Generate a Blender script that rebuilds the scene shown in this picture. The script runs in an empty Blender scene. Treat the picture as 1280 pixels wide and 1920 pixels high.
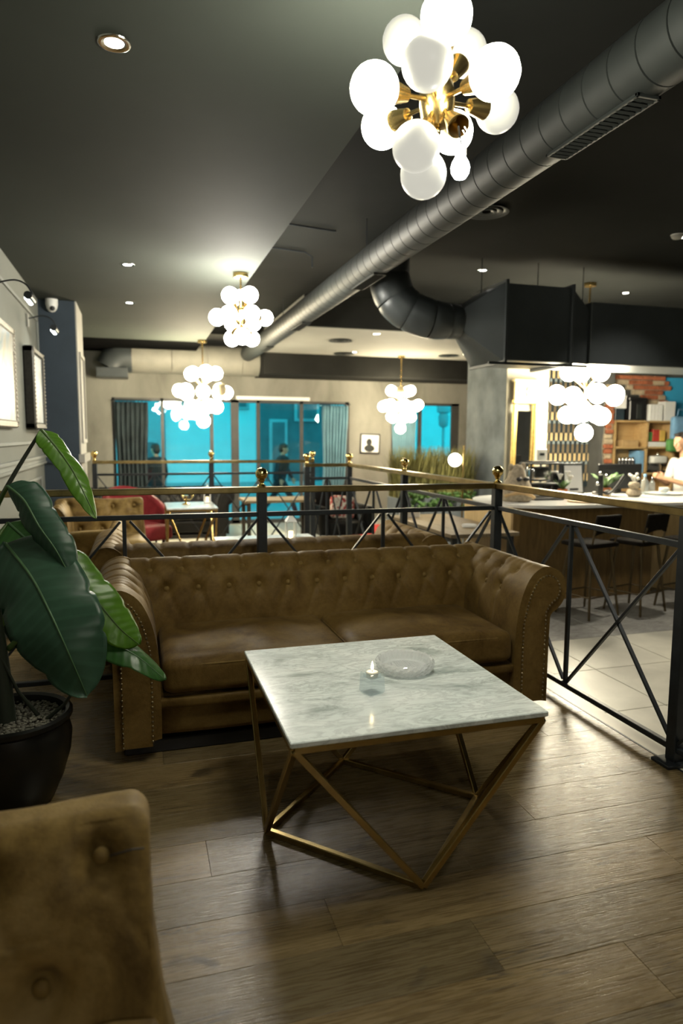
import bpy, bmesh, math, random
from mathutils import Vector, Matrix, noise
random.seed(7)
SC = bpy.context.scene
COL = SC.collection
PI = math.pi
# ------------------------------------------------------------------ camera, world, exposure
CAM_H = 1.45
cam_d = bpy.data.cameras.new('camera'); cam = bpy.data.objects.new('camera', cam_d); COL.objects.link(cam); SC.camera = cam
cam_d.sensor_fit = 'VERTICAL'; cam_d.sensor_height = 36; cam_d.sensor_width = 24; cam_d.lens = 24.0
cam_d.clip_start = .02; cam_d.clip_end = 200
yaw, pitch, roll = math.radians(16.643), math.radians(6.332), math.radians(.3195)
fw = Vector((math.sin(yaw)*math.cos(pitch), math.cos(yaw)*math.cos(pitch), -math.sin(pitch)))
rt = Vector((math.cos(yaw), -math.sin(yaw), 0)); up = rt.cross(fw)
rt, up = rt*math.cos(roll)+up*math.sin(roll), up*math.cos(roll)-rt*math.sin(roll)
cam.matrix_world = Matrix(((rt.x, up.x, -fw.x, 0), (rt.y, up.y, -fw.y, 0), (rt.z, up.z, -fw.z, CAM_H), (0, 0, 0, 1)))
cam_d.dof.use_dof = True; cam_d.dof.focus_distance = 2.75; cam_d.dof.aperture_fstop = 2.0

world = bpy.data.worlds.new('dusk_sky'); SC.world = world; world.use_nodes = True
wb = world.node_tree.nodes['Background']; wb.inputs[0].default_value = (.008, .58, .7, 1); wb.inputs[1].default_value = 2.8
SC.view_settings.view_transform = 'Standard'; SC.view_settings.look = 'None'
SC.view_settings.gamma = 1; SC.view_settings.use_curve_mapping = False; SC.view_settings.exposure = 0.08
SC.cycles.use_denoising = True
SC.cycles.max_bounces = 7; SC.cycles.transparent_max_bounces = 12; SC.cycles.caustics_reflective = False; SC.cycles.caustics_refractive = False
SC.cycles.sample_clamp_indirect = 4.0
NEAR_GLOBE, MID_GLOBE, FAR_GLOBE, BAR_GLOBE = 84.0, 95.0, 60.0, 66.0      # lamp brightness of the four kinds of chandelier
SPOT_W = 14.0                                                       # recessed ceiling downlights

# ------------------------------------------------------------------ materials
MAT = {}
class NB:
    def __init__(s, name):
        s.m = bpy.data.materials.new(name); s.m.use_nodes = True; s.t = s.m.node_tree; s.t.nodes.clear()
        s.out = s.n('ShaderNodeOutputMaterial'); MAT[name] = s.m
    def n(s, typ, **kw):
        nd = s.t.nodes.new(typ)
        for k, v in kw.items():
            if k.startswith('_'): setattr(nd, k[1:], v)
            else:
                key = int(k[1:]) if k[0] == 'i' and k[1:].isdigit() else k.replace('__', ' ')
                nd.inputs[key].default_value = v
        return nd
    def l(s, a, b): s.t.links.new(a, b)
    def ramp(s, fac, stops):
        r = s.n('ShaderNodeValToRGB'); e = r.color_ramp.elements
        while len(e) < len(stops): e.new(.5)
        for i, (p, c) in enumerate(stops): e[i].position = p; e[i].color = (*c, 1) if len(c) == 3 else c
        s.l(fac, r.inputs[0]); return r.outputs[0]
    def coord(s, scale=(1, 1, 1), kind='Object', rnd=0):
        tc = s.n('ShaderNodeTexCoord'); mp = s.n('ShaderNodeMapping'); mp.inputs['Scale'].default_value = scale
        s.l(tc.outputs[kind], mp.inputs[0])
        if rnd:
            oi = s.n('ShaderNodeObjectInfo'); mu = s.n('ShaderNodeMath', _operation='MULTIPLY'); mu.inputs[1].default_value = rnd
            s.l(oi.outputs['Random'], mu.inputs[0]); s.l(mu.outputs[0], mp.inputs['Location'])
        return mp.outputs[0]
    def noise(s, vec, scale=5, detail=4, rough=.55, dist=0):
        nd = s.n('ShaderNodeTexNoise'); nd.inputs['Scale'].default_value = scale; nd.inputs['Detail'].default_value = detail
        nd.inputs['Roughness'].default_value = rough; nd.inputs['Distortion'].default_value = dist
        s.l(vec, nd.inputs['Vector']); return nd.outputs[0]
    def bump(s, h, strength=.3, dist=.01):
        b = s.n('ShaderNodeBump'); b.inputs['Strength'].default_value = strength; b.inputs['Distance'].default_value = dist
        s.l(h, b.inputs['Height']); return b.outputs[0]
    def mix(s, fac, a, b, mode='MIX'):
        m = s.n('ShaderNodeMixRGB', _blend_type=mode)
        for i, v in ((0, fac), (1, a), (2, b)):
            if hasattr(v, 'is_output'): s.l(v, m.inputs[i])
            else: m.inputs[i].default_value = v if i == 0 else ((*v, 1) if len(v) == 3 else v)
        return m.outputs[0]
    def pbr(s, col=None, rough=.5, metal=0, normal=None, **kw):
        p = s.n('ShaderNodeBsdfPrincipled'); p.inputs['Metallic'].default_value = metal
        for k, v in (('Base Color', col), ('Roughness', rough)):
            if hasattr(v, 'is_output'): s.l(v, p.inputs[k])
            elif v is not None: p.inputs[k].default_value = (*v, 1) if k == 'Base Color' else v
        for k, v in kw.items(): p.inputs[k.replace('__', ' ')].default_value = v
        if normal is not None: s.l(normal, p.inputs['Normal'])
        s.l(p.outputs[0], s.out.inputs[0]); return p

def simple(name, col, rough=.5, metal=0, var=.12, scale=8, bump=0, **kw):
    b = NB(name); v = b.coord()
    nz = b.noise(v, scale, 3)
    c = b.ramp(nz, [(.3, tuple(x*(1-var) for x in col)), (.7, tuple(min(1, x*(1+var)) for x in col))])
    b.pbr(c, rough, metal, b.bump(b.noise(v, scale*12, 2), bump, .004) if bump else None, **kw)
    return b.m
def emit(name, col, strength):
    b = NB(name); e = b.n('ShaderNodeEmission'); e.inputs[0].default_value = (*col, 1); e.inputs[1].default_value = strength
    b.l(e.outputs[0], b.out.inputs[0]); return b.m

def rim(b, base, amt):                            # mirror share of a glass surface: base head-on, more towards grazing
    lw = b.n('ShaderNodeLayerWeight'); p = b.n('ShaderNodeMath', _operation='POWER'); p.inputs[1].default_value = 4; b.l(lw.outputs['Facing'], p.inputs[0])
    m = b.n('ShaderNodeMath', _operation='MULTIPLY_ADD'); m.inputs[1].default_value = amt; m.inputs[2].default_value = base; b.l(p.outputs[0], m.inputs[0]); return m.outputs[0]
def mk_materials():
    # worn brown suede leather
    def leather(name, dark, mid, lite, rough=.62):
        b = NB(name); v = b.coord()
        big = b.noise(v, 3.6, 6, .65, .6); fine = b.noise(v, 60, 3)
        c = b.ramp(big, [(.34, dark), (.5, mid), (.72, lite)])
        c2 = b.mix(.18, c, b.ramp(fine, [(.3, tuple(x*.5 for x in mid)), (.7, tuple(min(1, x*1.6) for x in mid))]))
        r = b.ramp(b.noise(v, 6, 3), [(.3, (rough-.14,)*3), (.7, (rough+.1,)*3)])
        h = b.mix(.5, b.noise(v, 14, 4, .6, .6), b.noise(v, 180, 2))
        b.pbr(c2, r, 0, b.bump(h, .22, .008), Sheen__Weight=.03, Sheen__Roughness=.45, Specular__IOR__Level=.16)
    leather('suede', (.072, .038, .008), (.148, .088, .023), (.23, .147, .047))
    leather('suede_worn', (.075, .042, .011), (.215, .138, .042), (.38, .265, .105))
    leather('black_leather', (.005, .005, .005), (.009, .009, .009), (.014, .014, .014), .5)
    leather('red_velvet', (.16, .018, .02), (.26, .03, .035), (.34, .05, .05), .7)
    # floor planks
    b = NB('plank_wood'); v = b.coord((1, 9, 9), 'Object', 37); oi = b.n('ShaderNodeObjectInfo')
    g = b.noise(v, 2.2, 6, .62, 1.2); f = b.noise(b.coord((2.2, 60, 60), 'Object', 91), 3, 5, .65, .5)
    kn = b.noise(b.coord((2.2, 5, 5), 'Object', 53), 2.6, 2, .5, .5)
    c = b.ramp(g, [(.25, (.1, .064, .024)), (.5, (.19, .13, .055)), (.75, (.3, .22, .105))])
    c = b.mix(.42, c, b.ramp(f, [(.35, (.06, .039, .016)), (.65, (.33, .245, .12))]))
    c = b.mix(b.ramp(kn, [(.64, (0, 0, 0)), (.76, (.75, .75, .75))]), c, (.03, .022, .014))
    ln = b.ramp(b.noise(b.coord((.45, 6, 6), 'Object', 61), 2.4, 4, .55, .9), [(.482, (0, 0, 0)), (.5, (.8, .8, .8)), (.518, (0, 0, 0))]); lm = b.ramp(b.noise(b.coord((1.1, 2, 2), 'Object', 77), 2, 2), [(.5, (0, 0, 0)), (.62, (1, 1, 1))])
    c = b.mix(b.mix(1, ln, lm, 'MULTIPLY'), c, (.028, .02, .012))
    tone = b.ramp(oi.outputs['Random'], [(0, (.74, .76, .78)), (.5, (.95, .94, .92)), (1, (1.18, 1.14, 1.08))])
    c = b.mix(1, c, tone, 'MULTIPLY')
    b.pbr(c, b.ramp(f, [(.3, (.2,)*3), (.7, (.36,)*3)]), 0, b.bump(f, .25, .004), Specular__IOR__Level=.5)
    # marble
    b = NB('marble'); v = b.coord((1, 1.5, 1)); n1 = b.noise(v, 2.4, 8, .62, 1.6); n2 = b.noise(b.coord((1.2, 4, 1)), 4.2, 7, .65, 2.2); n3 = b.noise(v, 1.3, 3)
    vein = b.ramp(n2, [(.43, (.95, 1, .97)), (.495, (.42, .46, .45)), (.505, (.5, .54, .52)), (.57, (.95, 1, .97))])
    cloud = b.ramp(n1, [(.32, (.5, .55, .54)), (.46, (.88, .92, .91)), (.66, (.98, 1, .99))])
    c = b.mix(b.ramp(n3, [(.35, (.35,)*3), (.65, (.75,)*3)]), cloud, b.mix(.85, cloud, vein, 'MULTIPLY'))
    b.pbr(c, .16, 0, None, Specular__IOR__Level=.5)
    # metals
    simple('brass', (.47, .335, .13), .26, 1, .12, 14)
    simple('brass_old', (.42, .32, .14), .3, 1, .3, 9)
    simple('brass_polished', (.8, .6, .22), .1, 1, .03, 5)
    simple('black_steel', (.022, .026, .03), .42, .3, .2, 20)
    simple('chrome', (.7, .7, .7), .15, 1, .05, 8)
    simple('duct_grey', (.022, .025, .024), .55, 0, .15, 3, 0, Specular__IOR__Level=.3)
    simple('duct_seam', (.025, .028, .027), .6, .2, .1, 5)
    simple('duct_beige', (.19, .183, .155), .65, 0, .12, 4)
    simple('duct_black', (.052, .06, .063), .42, .2, .12, 3)
    simple('nail_brass', (.3, .24, .14), .35, 1, .1, 30)
    # walls
    simple('wall_grey', (.16, .167, .148), .85, 0, .05, 3, .05)
    simple('wall_moulding', (.205, .218, .202), .7, 0, .05, 3)
    simple('wall_blue', (.034, .05, .068), .8, 0, .1, 3)
    simple('wall_white_trim', (.36, .35, .31), .7, 0, .06, 4)
    simple('column_plaster', (.2, .225, .23), .8, 0, .3, 3, .1)
    simple('column_white', (.3, .275, .21), .8, 0, .06, 3)
    simple('bar_wall', (.10, .10, .095), .85, 0, .15, 3)
    b = NB('concrete'); v = b.coord((1, 1, .45)); c = b.ramp(b.noise(v, 1.6, 7, .62, .4), [(.28, (.11, .108, .09)), (.5, (.18, .176, .15)), (.72, (.235, .23, .2))])
    b.pbr(c, .88, 0, b.bump(b.noise(v, 14, 4), .12, .01))
    simple('ceiling_grey', (.047, .053, .046), .8, 0, .06, 1.5, 0, Specular__IOR__Level=.1)
    simple('ceiling_dark', (.014, .015, .014), .85, 0, .1, 2, 0, Specular__IOR__Level=.06)
    simple('ceiling_light', (.25, .25, .225), .8, 0, .06, 2)
    simple('beam_shade_black', (.016, .016, .015), .85, 0, .15, 3, 0, Specular__IOR__Level=.08)
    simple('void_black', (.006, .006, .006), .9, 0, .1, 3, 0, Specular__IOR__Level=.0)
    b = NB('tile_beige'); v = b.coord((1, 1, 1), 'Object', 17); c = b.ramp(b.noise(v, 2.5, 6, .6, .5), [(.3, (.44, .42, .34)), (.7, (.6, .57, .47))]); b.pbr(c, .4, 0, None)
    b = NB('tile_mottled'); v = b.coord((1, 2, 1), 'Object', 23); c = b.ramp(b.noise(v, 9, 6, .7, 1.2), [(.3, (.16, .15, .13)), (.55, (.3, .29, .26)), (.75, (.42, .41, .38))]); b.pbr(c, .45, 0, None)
    simple('grout', (.16, .155, .14), .9, 0, .1, 9)
    simple('sill_beige', (.5, .46, .37), .4, 0, .05, 4)
    # wood
    def wood(name, d, l, rough=.5, sc=(1, 8, 8)):
        b = NB(name); v = b.coord(sc); g = b.noise(v, 2.5, 6, .6, 1.5); b.pbr(b.ramp(g, [(.28, d), (.72, l)]), rough, 0, b.bump(g, .12, .004))
    wood('bar_wood', (.13, .075, .02), (.24, .145, .045), .45, (8, 8, 1)); wood('bar_wood_light', (.42, .29, .13), (.58, .42, .2), .5, (8, 8, 1))
    wood('shelf_wood', (.42, .27, .11), (.58, .40, .19), .5); wood('table_wood', (.17, .125, .07), (.3, .23, .14), .45, (8, 1, 8)); wood('dark_wood', (.03, .022, .015), (.06, .045, .03), .5)
    # plants
    def leaf(name, d, l, rough=.32):
        b = NB(name); tc = b.n('ShaderNodeTexCoord'); sep = b.n('ShaderNodeSeparateXYZ'); b.l(tc.outputs['UV'], sep.inputs[0])
        ab = b.n('ShaderNodeMath', _operation='ABSOLUTE'); sb = b.n('ShaderNodeMath', _operation='SUBTRACT'); sb.inputs[1].default_value = .5; b.l(sep.outputs[0], sb.inputs[0]); b.l(sb.outputs[0], ab.inputs[0])
        m1 = b.n('ShaderNodeMath', _operation='MULTIPLY'); m1.inputs[1].default_value = -16; b.l(ab.outputs[0], m1.inputs[0])
        m2 = b.n('ShaderNodeMath', _operation='MULTIPLY_ADD'); m2.inputs[1].default_value = 95; b.l(sep.outputs[1], m2.inputs[0]); b.l(m1.outputs[0], m2.inputs[2])
        sn = b.n('ShaderNodeMath', _operation='SINE'); b.l(m2.outputs[0], sn.inputs[0])
        nz = b.noise(b.coord(), 7, 3)
        c = b.ramp(nz, [(.3, d), (.7, l)]); c = b.mix(.1, c, b.ramp(sn.outputs[0], [(.2, tuple(x*.5 for x in d)), (.9, tuple(min(1, x*1.5) for x in l))]))
        p = b.pbr(c, rough, 0, b.bump(sn.outputs[0], .1, .004), Specular__IOR__Level=.5)
        tr = b.n('ShaderNodeBsdfTranslucent'); b.l(c, tr.inputs[0]); mx = b.n('ShaderNodeMixShader'); mx.inputs[0].default_value = .22
        b.l(p.outputs[0], mx.inputs[1]); b.l(tr.outputs[0], mx.inputs[2]); b.l(mx.outputs[0], b.out.inputs[0])
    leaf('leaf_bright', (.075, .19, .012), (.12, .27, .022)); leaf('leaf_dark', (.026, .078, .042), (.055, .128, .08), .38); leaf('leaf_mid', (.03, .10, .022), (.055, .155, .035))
    simple('stem_green', (.07, .13, .03), .4); simple('stem_dark', (.02, .026, .016), .5); simple('midrib_pale', (.07, .15, .06), .4)
    simple('grass_dry', (.22, .2, .06), .7, 0, .5, 6); simple('herb_green', (.05, .12, .02), .5, 0, .3, 10)
    simple('stool_leg', (.1, .072, .035), .45, .6); simple('stool_black', (.012, .01, .008), .9, 0, .2, 20, 0, Specular__IOR__Level=.04); simple('pot_black', (.010, .010, .009), .3); simple('pebble', (.16, .15, .115), .85, 0, .45, 40); simple('terracotta', (.4, .13, .05), .7)
    simple('planter_grey', (.13, .15, .165), .7, 0, .1, 3)
    # glass
    def thin_glass(name, clear, body, ior, rough):
        b = NB(name); tr = b.n('ShaderNodeBsdfTransparent'); tr.inputs[0].default_value = (.95, .985, 1, 1); gl = b.n('ShaderNodeBsdfGlossy'); gl.inputs['Roughness'].default_value = rough
        df = b.n('ShaderNodeBsdfTranslucent'); df.inputs[0].default_value = (*body, 1); d2 = b.n('ShaderNodeBsdfDiffuse'); d2.inputs[0].default_value = (*body, 1); dm = b.n('ShaderNodeMixShader'); dm.inputs[0].default_value = .8; b.l(df.outputs[0], dm.inputs[1]); b.l(d2.outputs[0], dm.inputs[2])
        m1 = b.n('ShaderNodeMixShader'); m1.inputs[0].default_value = clear; b.l(dm.outputs[0], m1.inputs[1]); b.l(tr.outputs[0], m1.inputs[2])
        m2 = b.n('ShaderNodeMixShader'); b.l(rim(b, ior, .7), m2.inputs[0]); b.l(m1.outputs[0], m2.inputs[1]); b.l(gl.outputs[0], m2.inputs[2]); b.l(m2.outputs[0], b.out.inputs[0])
    thin_glass('clear_glass', .84, (.85, .93, .95), .06, .03); thin_glass('crystal', .4, (1, 1, 1), .06, .03)
    b = NB('pane_glass'); tr = b.n('ShaderNodeBsdfTransparent'); tr.inputs[0].default_value = (.9, .96, .97, 1); gl = b.n('ShaderNodeBsdfGlossy'); gl.inputs['Roughness'].default_value = .01
    mx = b.n('ShaderNodeMixShader'); b.l(rim(b, .045, .6), mx.inputs[0]); b.l(tr.outputs[0], mx.inputs[1]); b.l(gl.outputs[0], mx.inputs[2]); b.l(mx.outputs[0], b.out.inputs[0])
    simple('mirror_glass', (.6, .64, .66), .03, 1, .02)
    simple('gold_frame', (.62, .43, .14), .34, .8, .25, 25, .2); simple('gold_pale', (.75, .6, .3), .5, .3, .2, 20, .3)
    # fabrics and odds
    b = NB('curtain_dark'); v = b.coord(); b.pbr(b.ramp(b.noise(v, 5, 3), [(.3, (.01, .018, .022)), (.7, (.02, .034, .04))]), .8, 0, None)
    simple('curtain_blue', (.12, .24, .30), .8, 0, .15, 4); simple('window_frame', (.04, .04, .038), .5)
    simple('white_paint', (.8, .8, .77), .5, 0, .03); simple('white_plastic', (.78, .78, .74), .35, 0, .03); simple('black_plastic', (.012, .012, .013), .35, 0, .1); simple('ceramic', (.8, .8, .76), .15, 0, .03)
    simple('paper_white', (.8, .8, .78), .8, 0, .03); simple('box_blue', (.2, .4, .62), .6); simple('box_red', (.55, .06, .04), .5); simple('box_yellow', (.75, .5, .12), .6); simple('box_green', (.1, .3, .08), .6); simple('tray_dark', (.03, .03, .03), .4); simple('kraft', (.45, .3, .14), .7)
    simple('burlap', (.33, .27, .19), .9, 0, .3, 40, .4); simple('tile_tan', (.78, .58, .3), .4, 0, .18, 6); simple('tile_navy', (.025, .04, .052), .3, 0, .2, 6); simple('tile_pale', (.35, .42, .45), .3, 0, .1)
    simple('brick_red', (.38, .12, .055), .85, 0, .35, 12, .5); simple('brick_pale', (.5, .4, .27), .9, 0, .2, 12, .5); simple('mortar', (.42, .36, .27), .95, 0, .15, 14, .3)
    simple('mural_blue', (.04, .38, .66), .8, 0, .1, 2); simple('bulb_cap', (.75, .72, .64), .4); simple('wax', (.85, .83, .75), .5, 0, .02)
    b = NB('dim_globe'); p = b.pbr((.16, .155, .13), .35, 0, None); p.inputs['Emission Color'].default_value = (1, .97, .84, 1); p.inputs['Emission Strength'].default_value = .55; simple('dim_globe_far', (.7, .6, .4), .4, 0, .02, 2)
    simple('skin', (.55, .31, .19), .55, 0, .06, 9); simple('hair_dark', (.02, .014, .01), .6, 0, .3, 40, .3); simple('shirt_white', (.78, .76, .7), .85, 0, .04, 9); simple('cloth_dark', (.012, .016, .02), .9); simple('apron_dark', (.02, .02, .022), .85); simple('rug_red', (.42, .03, .025), .95, 0, .2, 12)
    b = NB('cushion_pattern'); v = b.coord(); nz = b.noise(v, 11, 2, .5, 1.5); b.pbr(b.ramp(nz, [(.47, (.7, .66, .58)), (.52, (.35, .04, .04))]), .9)
    simple('asphalt', (.3, .32, .33), .9, 0, .1, 5); simple('facade_pale', (.75, .78, .78), .9, 0, .05, 2); simple('facade_dark', (.12, .14, .15), .8, 0, .2, 2); simple('facade_mid', (.4, .43, .44), .85, 0, .1, 2)
    b = NB('art_pale'); v = b.coord(); b.pbr(b.ramp(b.noise(v, 2.5, 5, .6, .8), [(.3, (.2, .3, .37)), (.5, (.42, .42, .38)), (.7, (.36, .28, .18))]), .25)
    b = NB('art_photo'); v = b.coord(); b.pbr(b.ramp(b.noise(v, 5, 3, .5, .5), [(.3, (.14, .17, .18)), (.5, (.4, .44, .46)), (.7, (.5, .54, .56))]), .3)
    simple('frame_dark', (.03, .028, .024), .4, .3, .3, 40); simple('frame_silver', (.3, .28, .24), .4, .6, .4, 60, .5)
    emit('glow_near', (1, .985, .80), NEAR_GLOBE); emit('glow_mid', (1, .95, .82), MID_GLOBE); emit('glow_far', (1, .86, .58), FAR_GLOBE); emit('glow_window', (1, .87, .6), FAR_GLOBE*1.45); emit('glow_bar', (1, .9, .66), BAR_GLOBE)
    emit('glow_spot', (1, .95, .85), 30); emit('glow_bulb', (.95, 1, .98), 30); emit('glow_globe_lamp', (1, .98, .92), 8); emit('glow_picture', (.9, 1, 1), 10); emit('flame', (1, .72, .35), 25); emit('lantern_glow', (1, .8, .45), 2.5)
mk_materials()

# ------------------------------------------------------------------ mesh helpers
class MB:
    def __init__(s): s.v = []; s.f = []; s.uv = None
    def add(s, vs, fs):
        o = len(s.v); s.v += [tuple(v) for v in vs]; s.f += [tuple(i+o for i in f) for f in fs]; return s
    def box(s, c, d, ch=0, M=None):
        x, y, z = (k/2 for k in d)
        if ch <= 0:
            vs = [(sx*x, sy*y, sz*z) for sz in (-1, 1) for sx, sy in ((-1, -1), (1, -1), (1, 1), (-1, 1))]
            fs = [(3, 2, 1, 0), (4, 5, 6, 7), (0, 1, 5, 4), (1, 2, 6, 5), (2, 3, 7, 6), (3, 0, 4, 7)]
        else:                                   # chamfered top and bottom edges and corners
            h = min(ch, x*.9, y*.9, z*.9); vs = []; 
            ring = lambda a, b, zz: [(-a+h, -b, zz), (a-h, -b, zz), (a, -b+h, zz), (a, b-h, zz), (a-h, b, zz), (-a+h, b, zz), (-a, b-h, zz), (-a, -b+h, zz)]
            for zz, k in ((-z, h), (-z+h, 0), (z-h, 0), (z, h)): vs += ring(x-k, y-k, zz)
            fs = [tuple(range(7, -1, -1)), tuple(range(24, 32))] + [(r*8+i, r*8+(i+1) % 8, r*8+8+(i+1) % 8, r*8+8+i) for r in range(3) for i in range(8)]
        C = Vector(c); vs = [((M @ Vector(v)) if M is not None else Vector(v)) + C for v in vs]
        return s.add(vs, fs)
    def bar(s, a, b, w, h=None, upv=(0, 0, 1)):
        a, b = Vector(a), Vector(b); d = b-a; L = d.length; d.normalize(); U = Vector(upv)
        if abs(d.dot(U)) > .98: U = Vector((0, 1, 0))
        X = d.cross(U).normalized(); Z = X.cross(d)
        M = Matrix((X, d, Z)).transposed()
        return s.box((a+b)/2, (w, L, h or w), min(w, h or w)*.12, M)
    def tube(s, pts, r, n=10, cap=True, closed=False):
        P = [Vector(p) for p in pts]; N = len(P); R = r if isinstance(r, (list, tuple)) else [r]*N
        vs = []; fs = []; ref = None
        for i, p in enumerate(P):
            a = P[i-1] if i else (P[-1] if closed else p); b = P[(i+1) % N] if (i < N-1 or closed) else p
            d = (b-a).normalized()
            if ref is None: ref = d.orthogonal().normalized()
            ref = (ref-d*ref.dot(d)).normalized(); bi = d.cross(ref)
            vs += [p+(ref*math.cos(t)+bi*math.sin(t))*R[i] for t in (2*PI*k/n for k in range(n))]
        for i in range(N if closed else N-1):
            j = (i+1) % N
            fs += [(i*n+k, i*n+(k+1) % n, j*n+(k+1) % n, j*n+k) for k in range(n)]
        if cap and not closed: fs += [tuple(range(n-1, -1, -1)), tuple(range((N-1)*n, N*n))]
        return s.add(vs, fs)
    def lathe(s, prof, n=24, c=(0, 0, 0), M=None, cap=True):
        vs = []; fs = []; C = Vector(c); m = len(prof)
        for r, z in prof:
            for k in range(n):
                t = 2*PI*k/n; v = Vector((r*math.cos(t), r*math.sin(t), z)); vs.append((M @ v if M is not None else v)+C)
        fs = [(i*n+k, i*n+(k+1) % n, (i+1)*n+(k+1) % n, (i+1)*n+k) for i in range(m-1) for k in range(n)]
        if cap: fs += [tuple(range(n-1, -1, -1)), tuple(range((m-1)*n, m*n))]
        return s.add(vs, fs)
    def ball(s, c, r, n=16, m=10, M=None):
        rr = (r, r, r) if not isinstance(r, (tuple, list)) else r
        vs = [Vector((0, 0, -rr[2]))]
        for i in range(1, m):
            a = -PI/2+PI*i/m
            vs += [Vector((rr[0]*math.cos(a)*math.cos(2*PI*k/n), rr[1]*math.cos(a)*math.sin(2*PI*k/n), rr[2]*math.sin(a))) for k in range(n)]
        vs.append(Vector((0, 0, rr[2]))); fs = [(0, 1+(k+1) % n, 1+k) for k in range(n)]
        fs += [(1+i*n+k, 1+i*n+(k+1) % n, 1+(i+1)*n+(k+1) % n, 1+(i+1)*n+k) for i in range(m-2) for k in range(n)]
        t = len(vs)-1; fs += [(t, 1+(m-2)*n+k, 1+(m-2)*n+(k+1) % n) for k in range(n)]
        C = Vector(c); return s.add([((M @ v) if M is not None else v)+C for v in vs], fs)
    def prism(s, poly, a, b, fn):               # poly in 2D, fn(u, v, w) -> 3D, between w = a and w = b
        n = len(poly); vs = [fn(u, v, a) for u, v in poly]+[fn(u, v, b) for u, v in poly]
        fs = [tuple(range(n-1, -1, -1)), tuple(range(n, 2*n))]+[(i, (i+1) % n, n+(i+1) % n, n+i) for i in range(n)]
        return s.add(vs, fs)
    def grid(s, fn, nu, nv, closed_u=False):
        vs = [fn(i/(nu-(0 if closed_u else 1)), j/(nv-1)) for j in range(nv) for i in range(nu)]
        fs = [(j*nu+i, j*nu+(i+1) % nu, (j+1)*nu+(i+1) % nu, (j+1)*nu+i) for j in range(nv-1) for i in range(nu if closed_u else nu-1)]
        return s.add(vs, fs)
    def rbox(s, c, d, r, n=6, fn=None):         # rounded box, optionally reshaped by fn(local unit coords, point)
        h = [k/2 for k in d]; core = [max(k-r, 1e-4) for k in h]
        tot = []; N = n
        for ax in range(3):
            for sg in (-1, 1):
                o = len(tot)
                for j in range(N+1):
                    for i in range(N+1):
                        a, b = (-1+2*i/N), (-1+2*j/N)
                        q = [0, 0, 0]; q[ax] = sg; q[(ax+1) % 3] = a*sg; q[(ax+2) % 3] = b
                        p = Vector([q[k]*h[k] for k in range(3)]); k0 = Vector([max(-core[k], min(core[k], p[k])) for k in range(3)])
                        dv = p-k0; p2 = k0+dv.normalized()*r if dv.length > 1e-7 else p
                        if fn: p2 = fn(Vector(q), p2)
                        tot.append(p2+Vector(c))
                s.f += [(len(s.v)+o+j*(N+1)+i, len(s.v)+o+j*(N+1)+i+1, len(s.v)+o+(j+1)*(N+1)+i+1, len(s.v)+o+(j+1)*(N+1)+i) for j in range(N) for i in range(N)]
        s.v += [tuple(v) for v in tot]; s.weld = True
        return s
    def mesh(s, name, mat=None, smooth=None):
        me = bpy.data.meshes.new(name); me.from_pydata(s.v, [], s.f)
        bm = bmesh.new(); bm.from_mesh(me)
        if getattr(s, 'weld', False): bmesh.ops.remove_doubles(bm, verts=bm.verts, dist=1e-5)
        bmesh.ops.recalc_face_normals(bm, faces=bm.faces); bm.to_mesh(me); bm.free()
        if mat: me.materials.append(MAT[mat])
        if smooth is not None:
            me.polygons.foreach_set('use_smooth', [True]*len(me.polygons))
            if smooth < 180: me.set_sharp_from_angle(angle=math.radians(smooth))
        me.update(); return me
    def build(s, name, mat, parent=None, smooth=None, loc=None):
        return link(name, s.mesh(name, mat, smooth), parent, loc)
def link(name, data, parent=None, loc=None, rot=None):
    o = bpy.data.objects.new(name, data); COL.objects.link(o)
    if parent is not None: o.parent = parent
    if loc is not None: o.location = loc
    if rot is not None: o.rotation_euler = rot
    return o
def tag(o, label=None, cat=None, group=None, kind=None):
    for k, v in (('label', label), ('category', cat), ('group', group), ('kind', kind)):
        if v: o[k] = v
    return o
def thing(name, label, cat, loc=(0, 0, 0), rz=0, group=None):
    o = link(name, None, None, loc, (0, 0, rz)); o.empty_display_size = .05
    return tag(o, label, cat, group)
def struct(o): o['kind'] = 'structure'; return o
def copy_tree(o, parent=None, skip=()):
    c = o.copy(); COL.objects.link(c); c.parent = parent
    for ch in list(o.children):
        if ch.name.split('.')[0] not in skip: copy_tree(ch, c, skip)
    return c
def recolor(o, mp):
    for ch in [o]+list(o.children_recursive):
        if ch.type == 'MESH' and ch.data.materials and ch.data.materials[0] and ch.data.materials[0].name in mp:
            ch.material_slots[0].link = 'OBJECT'; ch.material_slots[0].material = MAT[mp[ch.data.materials[0].name]]
def solid(name, mat, lo, hi, parent=None, ch=0):
    lo, hi = Vector(lo), Vector(hi); return MB().box((lo+hi)/2, hi-lo, ch).build(name, mat, parent)
def axis_M(d):                                   # rotation taking +Z to d
    return Vector((0, 0, 1)).rotation_difference(Vector(d).normalized()).to_matrix()
def spline(pts, n):
    P = [Vector(p) for p in pts]; out = []
    for i in range(len(P)-1):
        p0, p1, p2, p3 = P[max(i-1, 0)], P[i], P[i+1], P[min(i+2, len(P)-1)]
        for k in range(n):
            t = k/n; out.append(.5*((2*p1)+(p2-p0)*t+(2*p0-5*p1+4*p2-p3)*t*t+(3*p1-p0-3*p2+p3)*t**3))
    out.append(P[-1]); return out
def spot_light(name, parent, loc, power, col, size=1.2, blend=.6, aim=None, rad=.03):
    L = bpy.data.lights.new(name, 'SPOT'); L.energy = power; L.color = col; L.spot_size = size; L.spot_blend = blend; L.shadow_soft_size = rad
    o = link(name, L, parent, loc)
    if aim is not None: o.rotation_euler = Vector(aim).to_track_quat('-Z', 'Y').to_euler()
    return o
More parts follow.
